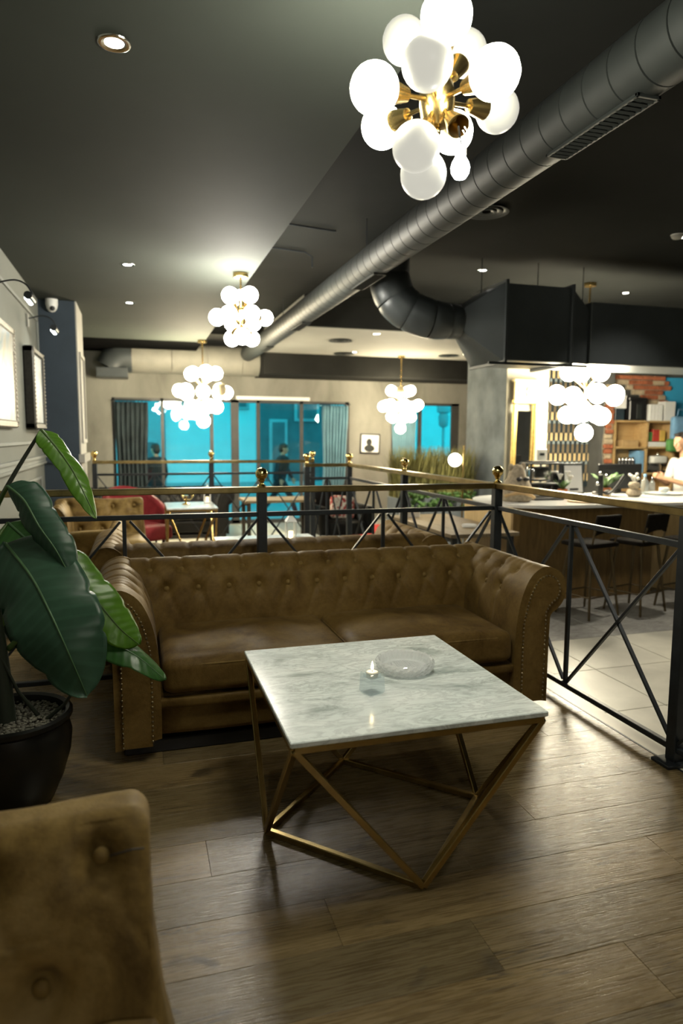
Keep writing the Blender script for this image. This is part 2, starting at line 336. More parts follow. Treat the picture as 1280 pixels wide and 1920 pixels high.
# ------------------------------------------------------------------ the setting
LF = -.18                                        # level of the lower floor around the platform
XL, XR_, Y0, Y1 = -.95, 9.0, -4.0, 12.6
ZL, ZH = 2.85, 3.25                              # low and high ceiling
RX, RY = 2.275, 4.02                             # railing lines
def floors():
    fl = struct(solid('floor', 'dark_wood', (XL, Y0, -.4), (2.34, 7.37, -.0135)))
    fl2 = struct(solid('floor', 'dark_wood', (XL, 7.37, -.4), (2.2, 8.58, -.0135)))
    solid('platform_edge', 'sill_beige', (2.255, Y0, -.0135), (2.34, 7.37, -.001), fl)
    solid('edge_profile', 'black_steel', (2.245, Y0, -.0135), (2.255, 7.37, .0015), fl)
    W, Lp = .209, 1.22; cache = {}
    fixed = {0: .927, -1: 1.31, 1: .528, 2: 1.05, 3: .2, -2: .55}
    for k in range(-26, 34):
        ya = 1.517+k*W; yb = ya+W
        if ya < Y0: continue
        if yb > 8.6: break
        xe = 2.245 if yb < 7.4 else 2.2; par = fl if yb < 7.4 else fl2
        x = fixed.get(k, random.uniform(0, Lp))-4*Lp
        while x < xe:
            a, b = max(x, XL), min(x+Lp, xe); x += Lp
            if b-a < .05: continue
            key = round(b-a, 2)
            if key not in cache: cache[key] = MB().box((0, 0, 0), (b-a-.0006, W-.0006, .0135), .0009).mesh('plank', 'plank_wood')
            link('plank', cache[key], par, ((a+b)/2, (ya+yb)/2, -.00675))
    lo = struct(solid('floor', 'grout', (XL, Y0, -.6), (XR_, Y1, LF-.006)))
    T = .67; t1 = MB().box((0, 0, 0), (T-.006, T-.006, .02), .002); m1 = t1.mesh('floor_tile', 'tile_beige'); m2 = t1.mesh('floor_tile', 'tile_mottled')
    for i in range(-7, 8):
        for j in range(-4, 13):
            cx, cy = 3.07+T*(i+.5), 3.97+T*(j+.5)
            if cx < 2.2 and cy < 8.6 or cx < XL+.3 or cy < 1.2 or cx > 8.4: continue
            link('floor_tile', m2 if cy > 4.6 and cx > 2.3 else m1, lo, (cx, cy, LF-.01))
floors()
def walls():
    T = .12
    wl = struct(solid('wall_left', 'wall_grey', (XL-T, Y0, -.6), (XL, Y1+T, ZH+.1)))
    tr = struct(link('trim_1', None)); m = 'wall_moulding'; x = XL
    for z0, z1, d in ((1.15, 1.172, .03), (1.172, 1.215, .018), (1.215, 1.24, .036)): solid('chair_rail', m, (x, 2, z0), (x+d, 7.9, z1), tr)
    def panel(ya, yb, za, zb):
        for lo, hi in (((x, ya, za), (x+.018, yb, za+.028)), ((x, ya, zb-.028), (x+.018, yb, zb)), ((x, ya, za), (x+.018, ya+.028, zb)), ((x, yb-.028, za), (x+.018, yb, zb))): solid('moulding', m, lo, hi, tr, .004)
    panel(4.0, 7.72, 1.36, 2.62); panel(4.0, 7.55, .25, 1.03); solid('skirting', m, (x, 2, 0), (x+.02, 7.9, .12), tr)
    # pier that stands out of the left wall: blue face, pale side
    pi_ = struct(solid('wall_pier', 'wall_blue', (XL, 7.9, -.2), (-.59, 8.74, ZL)))
    solid('pier_side', 'wall_white_trim', (-.592, 7.9, -.2), (-.577, 8.74, ZL), pi_)
    solid('moulding', 'wall_white_trim', (-.577, 8.02, 1.4), (-.555, 8.06, 2.3), pi_); solid('moulding', 'wall_white_trim', (-.577, 8.58, 1.4), (-.555, 8.62, 2.3), pi_)
    solid('moulding', 'wall_white_trim', (-.577, 8.02, 1.36), (-.555, 8.62, 1.4), pi_); solid('moulding', 'wall_white_trim', (-.577, 8.02, 2.3), (-.555, 8.62, 2.34), pi_)
    solid('chair_rail', 'wall_white_trim', (-.6, 7.87, 1.15), (-.54, 8.78, 1.24), pi_); solid('chair_rail', 'wall_blue', (XL, 7.87, 1.15), (-.6, 7.9, 1.24), pi_)
    # window wall
    wb_ = struct(solid('wall_back', 'concrete', (XL, Y1, -.6), (-.4, Y1+T, ZH+.1)))
    for lo, hi in (((-.4, 2.1), (3.91, ZH+.1)), ((3.91, -.6), (4.78, ZH+.1)), ((4.78, 2.11), (6.23, ZH+.1)), ((4.78, -.6), (6.23, .1)), ((6.23, -.6), (XR_, ZH+.1))):
        solid('wall_section', 'concrete', (lo[0], Y1, lo[1]), (hi[0], Y1+T, hi[1]), wb_)
    struct(solid('trim_2', 'white_paint', (1.75, Y1-.05, 2.105), (3.12, Y1, 2.165)))
    struct(solid('wall_right', 'bar_wall', (XR_, Y0, -.6), (XR_+T, Y1+T, ZH+.1)))
    struct(solid('wall_rear', 'wall_grey', (XL-T, Y0-T, -.6), (XR_+T, Y0, ZH+.1)))
    wbar = struct(solid('wall_bar', 'bar_wall', (5.23, 9.1, -.6), (XR_, 9.25, ZH)))
    cm = struct(solid('wall_column', 'column_plaster', (4.61, 8.0, -.6), (5.23, 9.09, ZH))); solid('column_face', 'column_white', (4.612, 7.985, LF), (5.235, 8.0, ZH), cm)
    struct(solid('baseboard_left', 'wall_moulding', (XL, Y0, 0), (XL+.02, 2, .12)))
    # ceilings
    struct(solid('ceiling', 'ceiling_grey', (XL, Y0, ZL), (1.01, 10.7, ZH+.02)))
    struct(solid('ceiling', 'ceiling_dark', (XL-T, Y0-T, ZH), (XR_+T, Y1+T, ZH+.1)))
    struct(solid('ceiling', 'ceiling_light', (2.1, 8.75, ZL), (XR_, 11.62, ZH)))
    struct(solid('trim_3', 'beam_shade_black', (2.1, 8.7, ZL+.004), (XR_, 8.75, ZH)))
    struct(solid('shaded_duct_band', 'beam_shade_black', (2.1, 11.62, 2.5), (XR_, Y1, ZH)))  # rest of the beige duct band; its shade is put into the black colour
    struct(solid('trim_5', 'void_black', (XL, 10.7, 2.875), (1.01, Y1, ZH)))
    return wbar
wall_bar = walls()

def windows():
    y = Y1+.05
    w = struct(link('window_1', None)); f = 'window_frame'; zb, zt = LF, 2.1
    for xa, xb in ((-.4, -.35), (.42, .47), (1.28, 1.34), (1.66, 1.8), (2.13, 2.19), (2.95, 3.01), (3.84, 3.91)): solid('mullion', f, (xa, y-.03, zb), (xb, y+.03, zt), w)
    solid('head_frame', f, (-.4, y-.03, zt-.05), (3.91, y+.03, zt), w); solid('sill_frame', f, (-.4, y-.03, zb), (3.91, y+.03, zb+.07), w)
    xs = (-.35, .42, .47, 1.28, 1.34, 1.66, 1.8, 2.13, 2.19, 2.95, 3.01, 3.84)
    for i in range(0, 12, 2): solid('pane', 'pane_glass', (xs[i], y-.004, zb+.07), (xs[i+1], y+.004, zt-.05), w)
    w = struct(link('window_2', None)); zb, zt = .1, 2.11
    for xa, xb in ((4.78, 4.83), (5.35, 5.42), (6.07, 6.23)): solid('mullion', f, (xa, y-.03, zb), (xb, y+.03, zt), w)
    solid('head_frame', f, (4.78, y-.03, zt-.05), (6.23, y+.03, zt), w); solid('sill_frame', f, (4.78, y-.05, zb), (6.23, y+.03, zb+.05), w)
    for a, b in ((4.83, 5.35), (5.42, 6.07)): solid('pane', 'pane_glass', (a, y-.004, zb+.05), (b, y+.004, zt-.05), w)
    def curtain(xa, xb, z0, z1, mat, label, amp, n, yy, sway=0):
        def fn(u, v):
            t = v; pinch = 1-.12*math.sin(PI*min(1, t*1.2))
            xx = (xa+xb)/2+(u-.5)*(xb-xa)*pinch+sway*(1-t)**2
            return (xx, yy+amp*math.sin(u*n*2*PI+1.3*math.sin(3*t))*(.55+.45*(1-t))+.012*math.sin(9*t+u*20), z0+(z1-z0)*t)
        o = MB().grid(fn, 120, 14).build('curtain', mat, None, 180); tag(o, label, 'curtain'); md = o.modifiers.new('thickness', 'SOLIDIFY'); md.thickness = .006
        th = MB()
        for k in range(9): th.tube([(xa+(xb-xa)*(k+.5)/9, yy, z1-.01), (xa+(xb-xa)*(k+.5)/9, yy, z1+.03)], .006, 6)
        th.tube([(xa-.05, yy, z1+.03), (xb+.05, yy, z1+.03)], .011, 8); th.build('curtain_rod', 'black_steel', o)
    curtain(-.36, .2, LF+.01, 2.02, 'curtain_dark', 'dark gathered curtain hanging at the pier end of the shop window', .035, 7, Y1-.1)
    curtain(3.35, 3.85, LF+.01, 2.02, 'curtain_blue', 'pale blue gathered curtain beside the small framed photograph', .04, 8, Y1-.1, -.04)
    curtain(4.75, 5.25, LF+.01, 2.04, 'curtain_blue', 'blue pleated curtain behind the planter of tall dry grass', .03, 12, Y1-.1)
windows()

def street():
    struct(solid('ground', 'asphalt', (-16, Y1+.12, -.7), (26, 30, -.3)))
    def facade(xa, xb, y, h, mat, label, wins):
        r = thing('building', label, 'building', ((xa+xb)/2, y, -.3))
        MB().box((0, 1, h/2), (xb-xa, 2, h)).build('facade_wall', mat, r)
        for x, z, w, hh in wins:
            f = MB().box((x, -.02, z), (w, .08, hh), .01).build('window', 'facade_mid', r); MB().box((x, -.07, z), (w-.16, .02, hh-.16)).build('pane', 'facade_dark', f)
        for z in (3.3,): MB().box((0, -.06, z), (xb-xa, .14, .14)).build('cornice', 'facade_mid', r)
        MB().box((0, -.04, .25), (xb-xa, .08, .5)).build('plinth', 'facade_mid', r)
    facade(-9, .7, 18.5, 7, 'facade_mid', 'mid grey building across the street behind the dark curtain', [(3.6, 2.4, 1.2, .9), (1.4, 2.2, 1.2, 1.2), (4.2, 1.0, .9, 1.3)])
    facade(.72, 3.2, 18.6, 7, 'facade_pale', 'pale plain building facade seen through the middle window panes', [(.72, 2.9, .5, .9), (-.7, 2.95, .5, .8)])
    facade(3.22, 5.2, 18.5, 7, 'facade_dark', 'dark shopfront building across the street behind the walking person', [(.3, 2.6, .7, .9), (-.5, 1.2, .5, 2.0)])
    facade(5.25, 16, 19, 7, 'facade_pale', 'long pale building facade seen through the window above the grass planter', [(4.5, 2, 1.2, 1.2)])
    p = thing('lamp_post', 'street lamp post outside the window above the grass planter', 'lamp post', (7.75, 16.6, -.3))
    MB().tube([(0, 0, 0), (0, 0, 2.05)], [.05, .035], 10).build('pole', 'facade_mid', p, 60); MB().lathe([(.06, 0), (.12, .05), (.14, .28), (.1, .36), (.18, .4), (.2, .8), (.05, .9)], 14, (0, 0, 2.0)).build('lamp_head', 'facade_mid', p, 60)
street()

def railing():
    def post(root, x, y, z0=0, finial=True, base=True, lo=None):
        MB().box((x, y, (1.115+z0)/2), (.056, .056, 1.115-z0), .004).build('post', 'black_steel', root)
        if base:
            bp = MB().box((x, y, z0+.008), (.16, .11, .016), .003); bp.build('base_plate', 'black_steel', root)
        if finial:
            MB().lathe([(.026, 1.148), (.026, 1.156), (.014, 1.164), (.011, 1.172), (.019, 1.186), (.024, 1.192)], 16, (x, y, 0)).ball((x, y, 1.226), .037, 18, 12).build('finial', 'brass_polished', root, 50)
    def bay(root, a, b, z0=0):
        a, b = Vector(a), Vector(b); m = (a+b)/2; at = lambda p, z: (p.x, p.y, z)
        MB().bar(at(a, .985), at(b, .985), .026, .028).build('mid_bar', 'black_steel', root)
        MB().bar(at(a, .068), at(b, .068), .03, .028).build('bottom_bar', 'black_steel', root)
        MB().bar(at(m, .08), at(m, .975), .022).build('stud', 'black_steel', root)
        d = (b-a).normalized()
        for p, q in ((a, m), (m, b)):
            p2, q2 = p+d*.03, q-d*.02; nrm = Vector((-d.y, d.x, 0))*.007
            MB().bar(Vector(at(p2, .965))+nrm, Vector(at(q2, .09))+nrm, .02, .014).build('brace', 'black_steel', root)
            MB().bar(Vector(at(p2, .09))-nrm, Vector(at(q2, .965))-nrm, .02, .014).build('brace', 'black_steel', root)
    def hand(root, a, b, mat='brass_old'):
        MB().bar((*a, 1.131), (*b, 1.131), .052, .036).build('handrail', mat, root)
    r = thing('railing', 'black crossbrace railing with brass handrail directly behind the brown tufted sofa', 'railing', (.7, RY, 0)); L = lambda x, y: (x-.7, y-RY)
    post(r, *L(.705, RY), base=False); post(r, *L(-.865, RY), base=False)
    for xa, xb in ((-.865, .705), (.705, RX)): bay(r, (*L(xa, RY), 0), (*L(min(xb, RX-.03), RY), 0))
    hand(r, L(XL, RY), L(RX-.026, RY))
    r = thing('railing', 'black crossbrace railing with brass handrail along the tiled floor side of the platform', 'railing', (RX, RY, 0)); L = lambda x, y: (x-RX, y-RY)
    ys = (.73, 2.375, RY, 5.66, 7.31)
    for i, y in enumerate(ys): post(r, 0, y-RY, finial=i > 1)
    for i in range(4): bay(r, (0, ys[i]-RY, 0), (0, ys[i+1]-RY, 0))
    hand(r, (0, ys[0]-RY-.3), (0, ys[-1]-RY))
    r = thing('railing', 'short black and brass railing closing the platform corner near the blue curtain', 'railing', (2.03, 7.31, 0)); post(r, 1.784-2.03, 0); bay(r, (1.784-2.03, 0, 0), (RX-2.03-.03, 0, 0)); hand(r, (1.76-2.03, 0), (RX-2.03-.026, 0))
    r = thing('railing', 'long black and brass railing at the window end of the platform', 'railing', (.8, 8.5, 0))
    for x in (-.48, .87, 2.15): post(r, x-.8, 0)
    for a, b in ((-.48, .87), (.87, 2.15)): bay(r, (a-.8, 0, 0), (b-.8, 0, 0))
    hand(r, (-.5-.8, 0), (2.17-.8, 0))
railing()

def ducts():
    d = thing('ventilation_duct', 'long round grey spiral ventilation duct running under the dark ceiling', 'duct', (1.88, 0, 2.86))
    S = .155; seg = MB().lathe([(.118, -S/2), (.13, -S/2+.004), (.13, S/2-.004), (.118, S/2)], 36, (0, 0, 0), Matrix.Rotation(-PI/2, 3, 'X'), cap=False).mesh('duct_segment', 'duct_grey', 35)
    y = -.5; k = 0
    while y < 11.9: link('duct_segment', seg, d, (0, y, 0)); y += S; k += 1
    MB().lathe([(.119, -.7), (.119, 12.0)], 30, (0, 0, 0), Matrix.Rotation(-PI/2, 3, 'X')).build('inner_liner', 'duct_seam', d, 40)
    def grille(yc, L):
        g = MB(); ang = math.radians(-90); n = Vector((math.cos(ang), 0, math.sin(ang))); t = Vector((-n.z, 0, n.x)); c = n*.132+Vector((0, yc, 0))
        M = Matrix((t, Vector((0, 1, 0)), n)).transposed()
        for sgn in (-1, 1): g.box(c+t*sgn*.048, (.014, L, .014), .002, M); g.box(c+Vector((0, sgn*(L/2-.007), 0)), (.11, .014, .014), .002, M)
        fr = g.build('grille_frame', 'duct_grey', d); MB().box(c-n*.006, (.09, L-.02, .006), 0, M).build('grille_void', 'void_black', fr)
        sl = MB().box((0, 0, 0), (.088, .012, .012), 0, M @ Matrix.Rotation(.6, 3, 'X')).mesh('slat', 'duct_seam')
        N = int(L/.034)
        for i in range(N): link('slat', sl, fr, c+Vector((0, -L/2+.03+(L-.06)*i/(N-1), 0))+n*.002)
    for yc in (2.58, 5.55, 8.0, 10.2): grille(yc, .6)
    for yy in (1.5, 5.6, 9.0): MB().tube([(0, yy, .12), (0, yy, ZH-2.86)], .004, 6).build('hanger_rod', 'black_steel', d)
    # cross duct by the window wall
    c = thing('ventilation_duct', 'pale beige round duct running along above the shop window', 'duct', (.7, 12.27, 2.76))
    for a, b in ((-.75, -.1), (-.1, .5), (.5, 1.1), (1.1, 1.42)):
        MB().lathe([(.25, a), (.262, a+.006), (.262, b-.006), (.25, b)], 36, (0, 0, 0), Matrix.Rotation(PI/2, 3, 'Y')).build('duct_segment', 'duct_beige', c, 35)
    MB().tube([(-.75, 0, 0), (-.92, 0, -.015), (-1.04, 0, -.09), (-1.1, 0, -.2)], [.262, .262, .25, .24], 28).build('elbow', 'duct_black', c, 35)
    MB().box((-1.06, 0, -.28), (.5, .5, .16), .01).build('outlet_box', 'duct_black', c)
    # branch duct
    e = thing('branch_duct', 'black elbow duct that widens into a rectangular ceiling duct above the bar', 'duct', (3.6, 6.35, 2.6))
    P = [(-1.2, .1, .62), (-1.2, .1, .4), (-1.14, .08, .2), (-1.0, .04, .07), (-.8, 0, .0), (-.62, 0, -.01), (-.5, 0, -.01)]
    R = [.2, .2, .2, .195, .19, .175, .165]
    C = spline(P, 8)
    for i in range(6):
        q = C[i*8:i*8+9]; rr = [R[i]+(R[i+1]-R[i])*k/8 for k in range(9)]; rr[0] -= .006; rr[-1] -= .006
        MB().tube(q, rr, 36, cap=False).build('elbow_segment', 'duct_black', e, 25)
    n = 32; vs = []; 
    for k in range(n):
        t = 2*PI*k/n; vs.append((-.5, .16*math.cos(t), -.01+.16*math.sin(t)))
    for k in range(n):
        t = 2*PI*k/n; c_, s_ = math.cos(t), math.sin(t); q = max(abs(c_), abs(s_)); vs.append((-.18, .34*c_/q, -.045+.365*s_/q))
    m = MB(); m.add(vs, [(k, (k+1) % n, n+(k+1) % n, n+k) for k in range(n)]); m.build('transition', 'duct_black', e, 30)
    for xa, xb, za, zb in ((-.15, .57, -.41, .32), (.8, 4.4, -.41, .2)): MB().box(((xa+xb)/2, 0, (za+zb)/2), (xb-xa, .68, zb-za), .008).build('box_section', 'duct_black', e)
    m = MB(); vs = [(.57, y_, z_) for y_, z_ in ((-.34, -.41), (.34, -.41), (.34, .32), (-.34, .32))]+[(.8, y_, z_) for y_, z_ in ((-.3, -.41), (.3, -.41), (.3, .12), (-.3, .12))]
    m.add(vs, [(0, 1, 5, 4), (1, 2, 6, 5), (2, 3, 7, 6), (3, 0, 4, 7)]).build('taper_section', 'duct_black', e)
    for xx in (-.165, .57):
        f = MB()
        for a, b in (((0, -.355, -.045), (.03, .03, .76)), ((0, .355, -.045), (.03, .03, .76)), ((0, 0, -.425), (.03, .74, .03)), ((0, 0, .335), (.03, .74, .03))): f.box((a[0]+xx, a[1], a[2]), b, .003)
        f.build('flange', 'duct_black', e)
    MB().bar((-.35, -.36, -.44), (.75, -.36, -.44), .025).build('support_rail', 'black_steel', e); 
    for xx in (-.2, .45, 1.0): MB().tube([(xx, .1, .3 if xx < .9 else .18), (xx, .1, ZH-2.6)], .005, 6).build('hanger_rod', 'black_steel', e)
    for P_, lb in (([(1.02, 5.85, 3.235), (1.6, 5.95, 3.235), (1.72, 5.97, 3.235)], 'thin straight black conduit on the dark ceiling beside the round duct'), ([(1.0, 6.6, 3.235), (1.62, 6.72, 3.235), (1.7, 6.74, 3.2), (1.7, 6.74, 3.1)], 'thin black conduit with a bent-down end on the dark ceiling beside the round duct')):
        tag(MB().tube(P_, .008, 6).build('conduit', 'black_steel'), lb, 'conduit')
ducts()
# ------------------------------------------------------------------ tufted seating
def segd(p, a, b):
    ax, ay = b[0]-a[0], b[1]-a[1]; L = ax*ax+ay*ay
    t = max(0, min(1, ((p[0]-a[0])*ax+(p[1]-a[1])*ay)/L)) if L > 0 else 0
    return math.hypot(p[0]-a[0]-t*ax, p[1]-a[1]-t*ay), t
def tuft(buttons, creases, depth=.026, cd=.011, bw=.032, cw=.012):
    def h(u, s):
        v = 0
        for b in buttons:
            r2 = (u-b[0])**2+(s-b[1])**2
            if r2 < .02: v -= depth*math.exp(-r2/(bw*bw))
        cm = 0
        for a, b, k in creases:
            if abs(u-(a[0]+b[0])/2) > .2: continue
            dd, t = segd((u, s), a, b)
            if dd < .06: cm = max(cm, k*math.exp(-(dd/cw)**2)*(1-.45*t))
        return v-cd*cm
    return h
BUTTON = None
def button_mesh():
    global BUTTON
    if BUTTON is None: BUTTON = MB().ball((0, 0, 0), (.016, .016, .011), 12, 6).mesh('button', 'suede_worn', 180)
    return BUTTON
def swept(prof, ulen, nu, h, place, n_s=6):
    """profile (list of 2D pts) swept along u in [-ulen/2, ulen/2], displaced along the profile normal by h(u, s)"""
    P = spline([(a, b, 0) for a, b in prof], n_s); S = [0]
    for i in range(1, len(P)): S.append(S[-1]+(P[i]-P[i-1]).length)
    N = []
    for i in range(len(P)):
        t = (P[min(i+1, len(P)-1)]-P[max(i-1, 0)]).normalized(); N.append(Vector((-t.y, t.x, 0)))
    m = MB()
    def fn(a, b):
        i = round(b*(len(P)-1)); u = (a-.5)*ulen; q = P[i]+N[i]*h(u, S[i]); return place(u, q.x, q.y)
    m.grid(fn, nu, len(P))
    def at(u, s, off=0):
        i = min(range(len(S)), key=lambda k: abs(S[k]-s)); q = P[i]+N[i]*(h(u, S[i])+off); return Vector(place(u, q.x, q.y)), Vector(place(u, q.x+N[i].x, q.y+N[i].y))-Vector(place(u, q.x, q.y))
    def s_at(z, upto=None):
        return next(S[i] for i in range(len(P)) if P[i].y >= z)
    return m, at, s_at, S, P
def make_sofa(detail=True):
    R = thing('chesterfield_sofa', 'brown suede chesterfield sofa', 'sofa')
    # ---- back
    bp = [(.60, .28), (.60, .42), (.612, .52), (.632, .6), (.66, .685), (.705, .75), (.77, .787), (.84, .775), (.885, .73), (.905, .665), (.89, .6), (.857, .555), (.835, .52), (.83, .3), (.83, .06)]
    sp = .1655; s1z, s2z = .63, .748
    _, _, s_at, S, _ = swept(bp, 1.9, 3, lambda u, s: 0, lambda u, y, z: (u, y, z))
    s1, s2, s0 = s_at(s1z), s_at(s2z), s_at(.44)
    row1 = [((i-5)*sp, s1) for i in range(11)]; row2 = [((i-5.5)*sp, s2) for i in range(12)]
    cr = []
    for u, s in row1: cr += [((u, s), (u-sp/2, s2), .8), ((u, s), (u+sp/2, s2), .8), ((u, s), (u-sp/2, s0), .75), ((u, s), (u+sp/2, s0), .75)]
    for u, s in row2: cr += [((u, s), (u, s+.16), 1.0)]
    hb = tuft(row1+row2, cr)
    m, at, *_ = swept(bp, 2.02, 190, hb, lambda u, y, z: (u, y, z)); bk = m.build('backrest', 'suede', R, 180)
    if detail:
        for u, s in row1+row2:
            p, n = at(u, s, .005); link('button', button_mesh(), bk, p, n.to_track_quat('Z', 'Y').to_euler())
    # ---- arms
    ap = [(.885, .10), (.885, .30), (.89, .45), (.903, .56), (.928, .655), (.972, .738), (1.04, .783), (1.11, .772), (1.16, .73), (1.18, .665), (1.165, .60), (1.13, .558), (1.095, .53), (1.088, .48), (1.085, .3), (1.085, .06)]
    _, _, s_at, S, _ = swept(ap, .8, 3, lambda u, s: 0, lambda u, x, z: (x, u, z)); s1, s2, s0 = s_at(.63), s_at(.745), s_at(.46)
    r1 = [(-.18+.165*i, s1) for i in range(4)]; r2 = [(-.26+.165*i, s2) for i in range(5)]; cr = []
    for u, s in r1: cr += [((u, s), (u-.083, s2), .8), ((u, s), (u+.083, s2), .8), ((u, s), (u, s0), .6)]
    for u, s in r2: cr += [((u, s), (u, s+.2), 1.0)]
    for k in range(7): cr.append(((-.33+.028*k+.02*(k % 2), s2+.02), (-.36+.03*k, s2+.22), .35))
    ha = tuft(r1+r2, cr)
    base = [(x, z) for x, z in ((v.x, v.y) for v in spline([(a, b, 0) for a, b in ap], 4))]
    # path of the nail trim on the front panel
    cen = [(.985, .06)]
    for sg in (-1, 1):
        m, at, *_ = swept(ap, .87, 84, ha, lambda u, x, z: (sg*x, .455+u, z)); am = m.build('armrest', 'suede', R, 180)
        if detail:
            for u, s in r1+r2:
                p, n = at(u, s, .005); link('button', button_mesh(), am, p, n.to_track_quat('Z', 'Y').to_euler())
        MB().prism([(sg*x, z) for x, z in base], .872, .884, lambda u, v, w: (u, w, v)).build('arm_back', 'suede', R)
        MB().prism([(sg*x, z) for x, z in base], .012, .026, lambda u, v, w: (u, w, v)).build('arm_front', 'suede', R)
        inner = [(.925, .075), (.925, .45), (.94, .56), (.965, .645), (1.005, .715), (1.055, .74), (1.105, .722), (1.13, .675), (1.12, .625), (1.085, .595), (1.06, .56), (1.052, .5), (1.05, .075)]
        pp = [(v.x, v.y) for v in spline([(a, b, 0) for a, b in inner], 5)]
        pan = MB().prism([(sg*x, z) for x, z in pp], -.004, .02, lambda u, v, w: (u, w, v)).build('arm_panel', 'suede', R)
        if detail:
            nm = MB(); acc = 0; last = Vector((*pp[0], 0))
            for q in [v for v in spline([(a, b, 0) for a, b in inner], 40)]:
                if (q-last).length >= .0185:
                    nm.ball((sg*q.x, -.004, q.y), (.0058, .0045, .0058), 7, 4); last = q
            o = nm.build('nail_trim', 'nail_brass', pan, 180); o['kind'] = 'stuff'
    # ---- seat and base
    MB().rbox((0, .36, .19), (1.80, .62, .2), .025, 8).build('seat_base', 'suede', R, 180)
    MB().rbox((0, .07, .255), (1.79, .12, .055), .02, 8).build('front_rail', 'suede', R, 180)
    MB().box((0, .46, .032), (2.1, .74, .064), .006).build('plinth', 'black_plastic', R)
    for sg in (-1, 1):
        def sh(q, p, sg=sg):
            cx = q.x; cy = q.y
            if q.z > -.9: p.z += .022*(1-cx*cx)*(1-cy*cy)*(1 if q.z > 0 else 0)
            w = noise.noise(Vector((p.x*4+sg*3, p.y*5, .3)))*.008*max(0, q.z)
            p.z += w; p.y += noise.noise(Vector((p.x*5, 2+sg, p.z*6)))*.006*(1 if q.y < -.5 else 0); return p
        cu = MB().rbox((sg*.4405, .33, .375), (.874, .66, .165), .045, 22, sh).build('seat_cushion', 'suede', R, 180)
        loop = []
        for k in range(64):
            t = 2*PI*k/64; c, s_ = math.cos(t), math.sin(t); x = .43*math.copysign(abs(c)**.16, c); y = .323*math.copysign(abs(s_)**.16, s_)
            loop.append((sg*.4405+x, .33+y, .428))
        MB().tube(loop, .005, 6, closed=True).build('piping', 'suede_worn', cu, 180)
    return R
sofa = make_sofa(); sofa.location = (.96, 3.02, 0); tag(sofa, 'brown suede tufted sofa with studded arms facing the marble coffee table', 'sofa', None)
s2 = copy_tree(sofa, None, ('nail_trim',)); s2.location = (.87, 5.13, 0); s2.rotation_euler = (0, 0, PI); tag(s2, 'brown tufted sofa standing back to back with another sofa across the railing', 'sofa')
s3 = copy_tree(sofa, None, ('nail_trim', 'button')); s3.location = (.3, 10.9, LF); recolor(s3, {'suede': 'black_leather', 'suede_worn': 'black_leather'}); tag(s3, 'black leather tufted sofa in front of the shop window', 'sofa')

def make_module():
    """one-armed lounge seat: tufted upright back slab facing -Y, square end at x = 0, rolled arm at the other end"""
    R = thing('lounge_chair', 'brown suede lounge seat', 'chair'); W, H, T = .86, .705, .13; f = 'suede_worn'; lean = lambda z: .28*max(0, z-.35)+.9*max(0, z-.5)**2
    B = []
    for i in range(5): B.append((-.092-.21*i, .64))
    for i in range(5): B.append((-.197-.21*i, .445))
    cr = []
    for u, s in B:
        if s > .6: cr += [((u, s), (u-.105, .445), .5), ((u, s), (u+.105, .445), .5), ((u, s), (u-.03, .76), .6), ((u, s), (u+.012, .74), .5), ((u, s), (u+.045, .58), .5)]
        else: cr += [((u, s), (u, .3), .5)]
    h = tuft(B, cr, .046, .010, .036, .010)
    def sh(q, p):
        x = p.x-W/2; z = p.z+H/2
        if q.y < -.35: p.y -= h(x, z)*(1 if q.y < -.9 else .5); p.y += .006*noise.noise(Vector((x*7, z*7, 0)))
        if q.z > .5: p.z += .006*math.sin(x*9+1)+.006*noise.noise(Vector((x*6, 0, 3)))
        if q.x > .5: p.x += max(0, .5-z)*.16+.004*noise.noise(Vector((3, p.y*9, z*9)))
        p.y += lean(z); return p
    m = MB().rbox((-W/2, T/2, H/2), (W, T, H), .04, 96, sh); bk = m.build('backrest', f, R, 180)
    bm_ = MB().ball((0, 0, 0), (.0165, .0165, .011), 16, 8).mesh('button', f, 180)
    for u, s in B: link('button', bm_, bk, (u, .045*.5+lean(s), s), (PI/2-.35, 0, 0))
    for z, x0, x1 in ((.652, -.085, .0),): MB().tube([(x0+.01, lean(z)-.002, z-.005), (x0+.05, lean(z)-.005, z+.003), (x1-.012, lean(z)-.002, z)], .0022, 6).build('seam', 'dark_wood', bk, 180)
    MB().rbox((-W/2+.03, -.3, .3), (W-.02, .62, .22), .05, 10).build('seat_cushion', f, R, 180)
    MB().rbox((-W/2+.03, -.28, .13), (W, .66, .18), .03, 8).build('seat_base', f, R, 180)
    pr = [(-W+.12, .1), (-W+.12, .5), (-W+.1, .62), (-W+.04, .69), (-W-.03, .68), (-W-.06, .61), (-W-.04, .54), (-W, .5), (-W, .08)]
    a, *_ = swept(pr, .6, 30, tuft([((i-1.5)*.16, .62) for i in range(4)], []), lambda u, x, z: (x+.07, -.28+u, z)); ar = a.build('armrest', f, R, 180)
    base = [(v.x+.07, v.y) for v in spline([(p, q, 0) for p, q in pr], 4)]; MB().prism(base, -.575, -.56, lambda u, v, w: (u, w, v)).build('arm_front', f, R); MB().prism(base, .0, .012, lambda u, v, w: (u, w, v)).build('arm_back', f, R)
    for x in (-.06, -W+.12):
        for y in (-.55, .08): MB().lathe([(.018, 0), (.026, .05)], 10, (x, y, 0)).build('leg', 'dark_wood', R, 60)
    return R
c1 = make_module(); c1.location = (.005, 1.2, 0); tag(c1, 'worn brown suede lounge seat with large tufting buttons beside the black plant pot', 'chair')
c2 = copy_tree(c1); c2.location = (.05, 7.2, 0); c2.scale = (1, 1, 1.14); tag(c2, 'brown suede lounge seat with square-ended back in front of the red tub chair', 'chair')
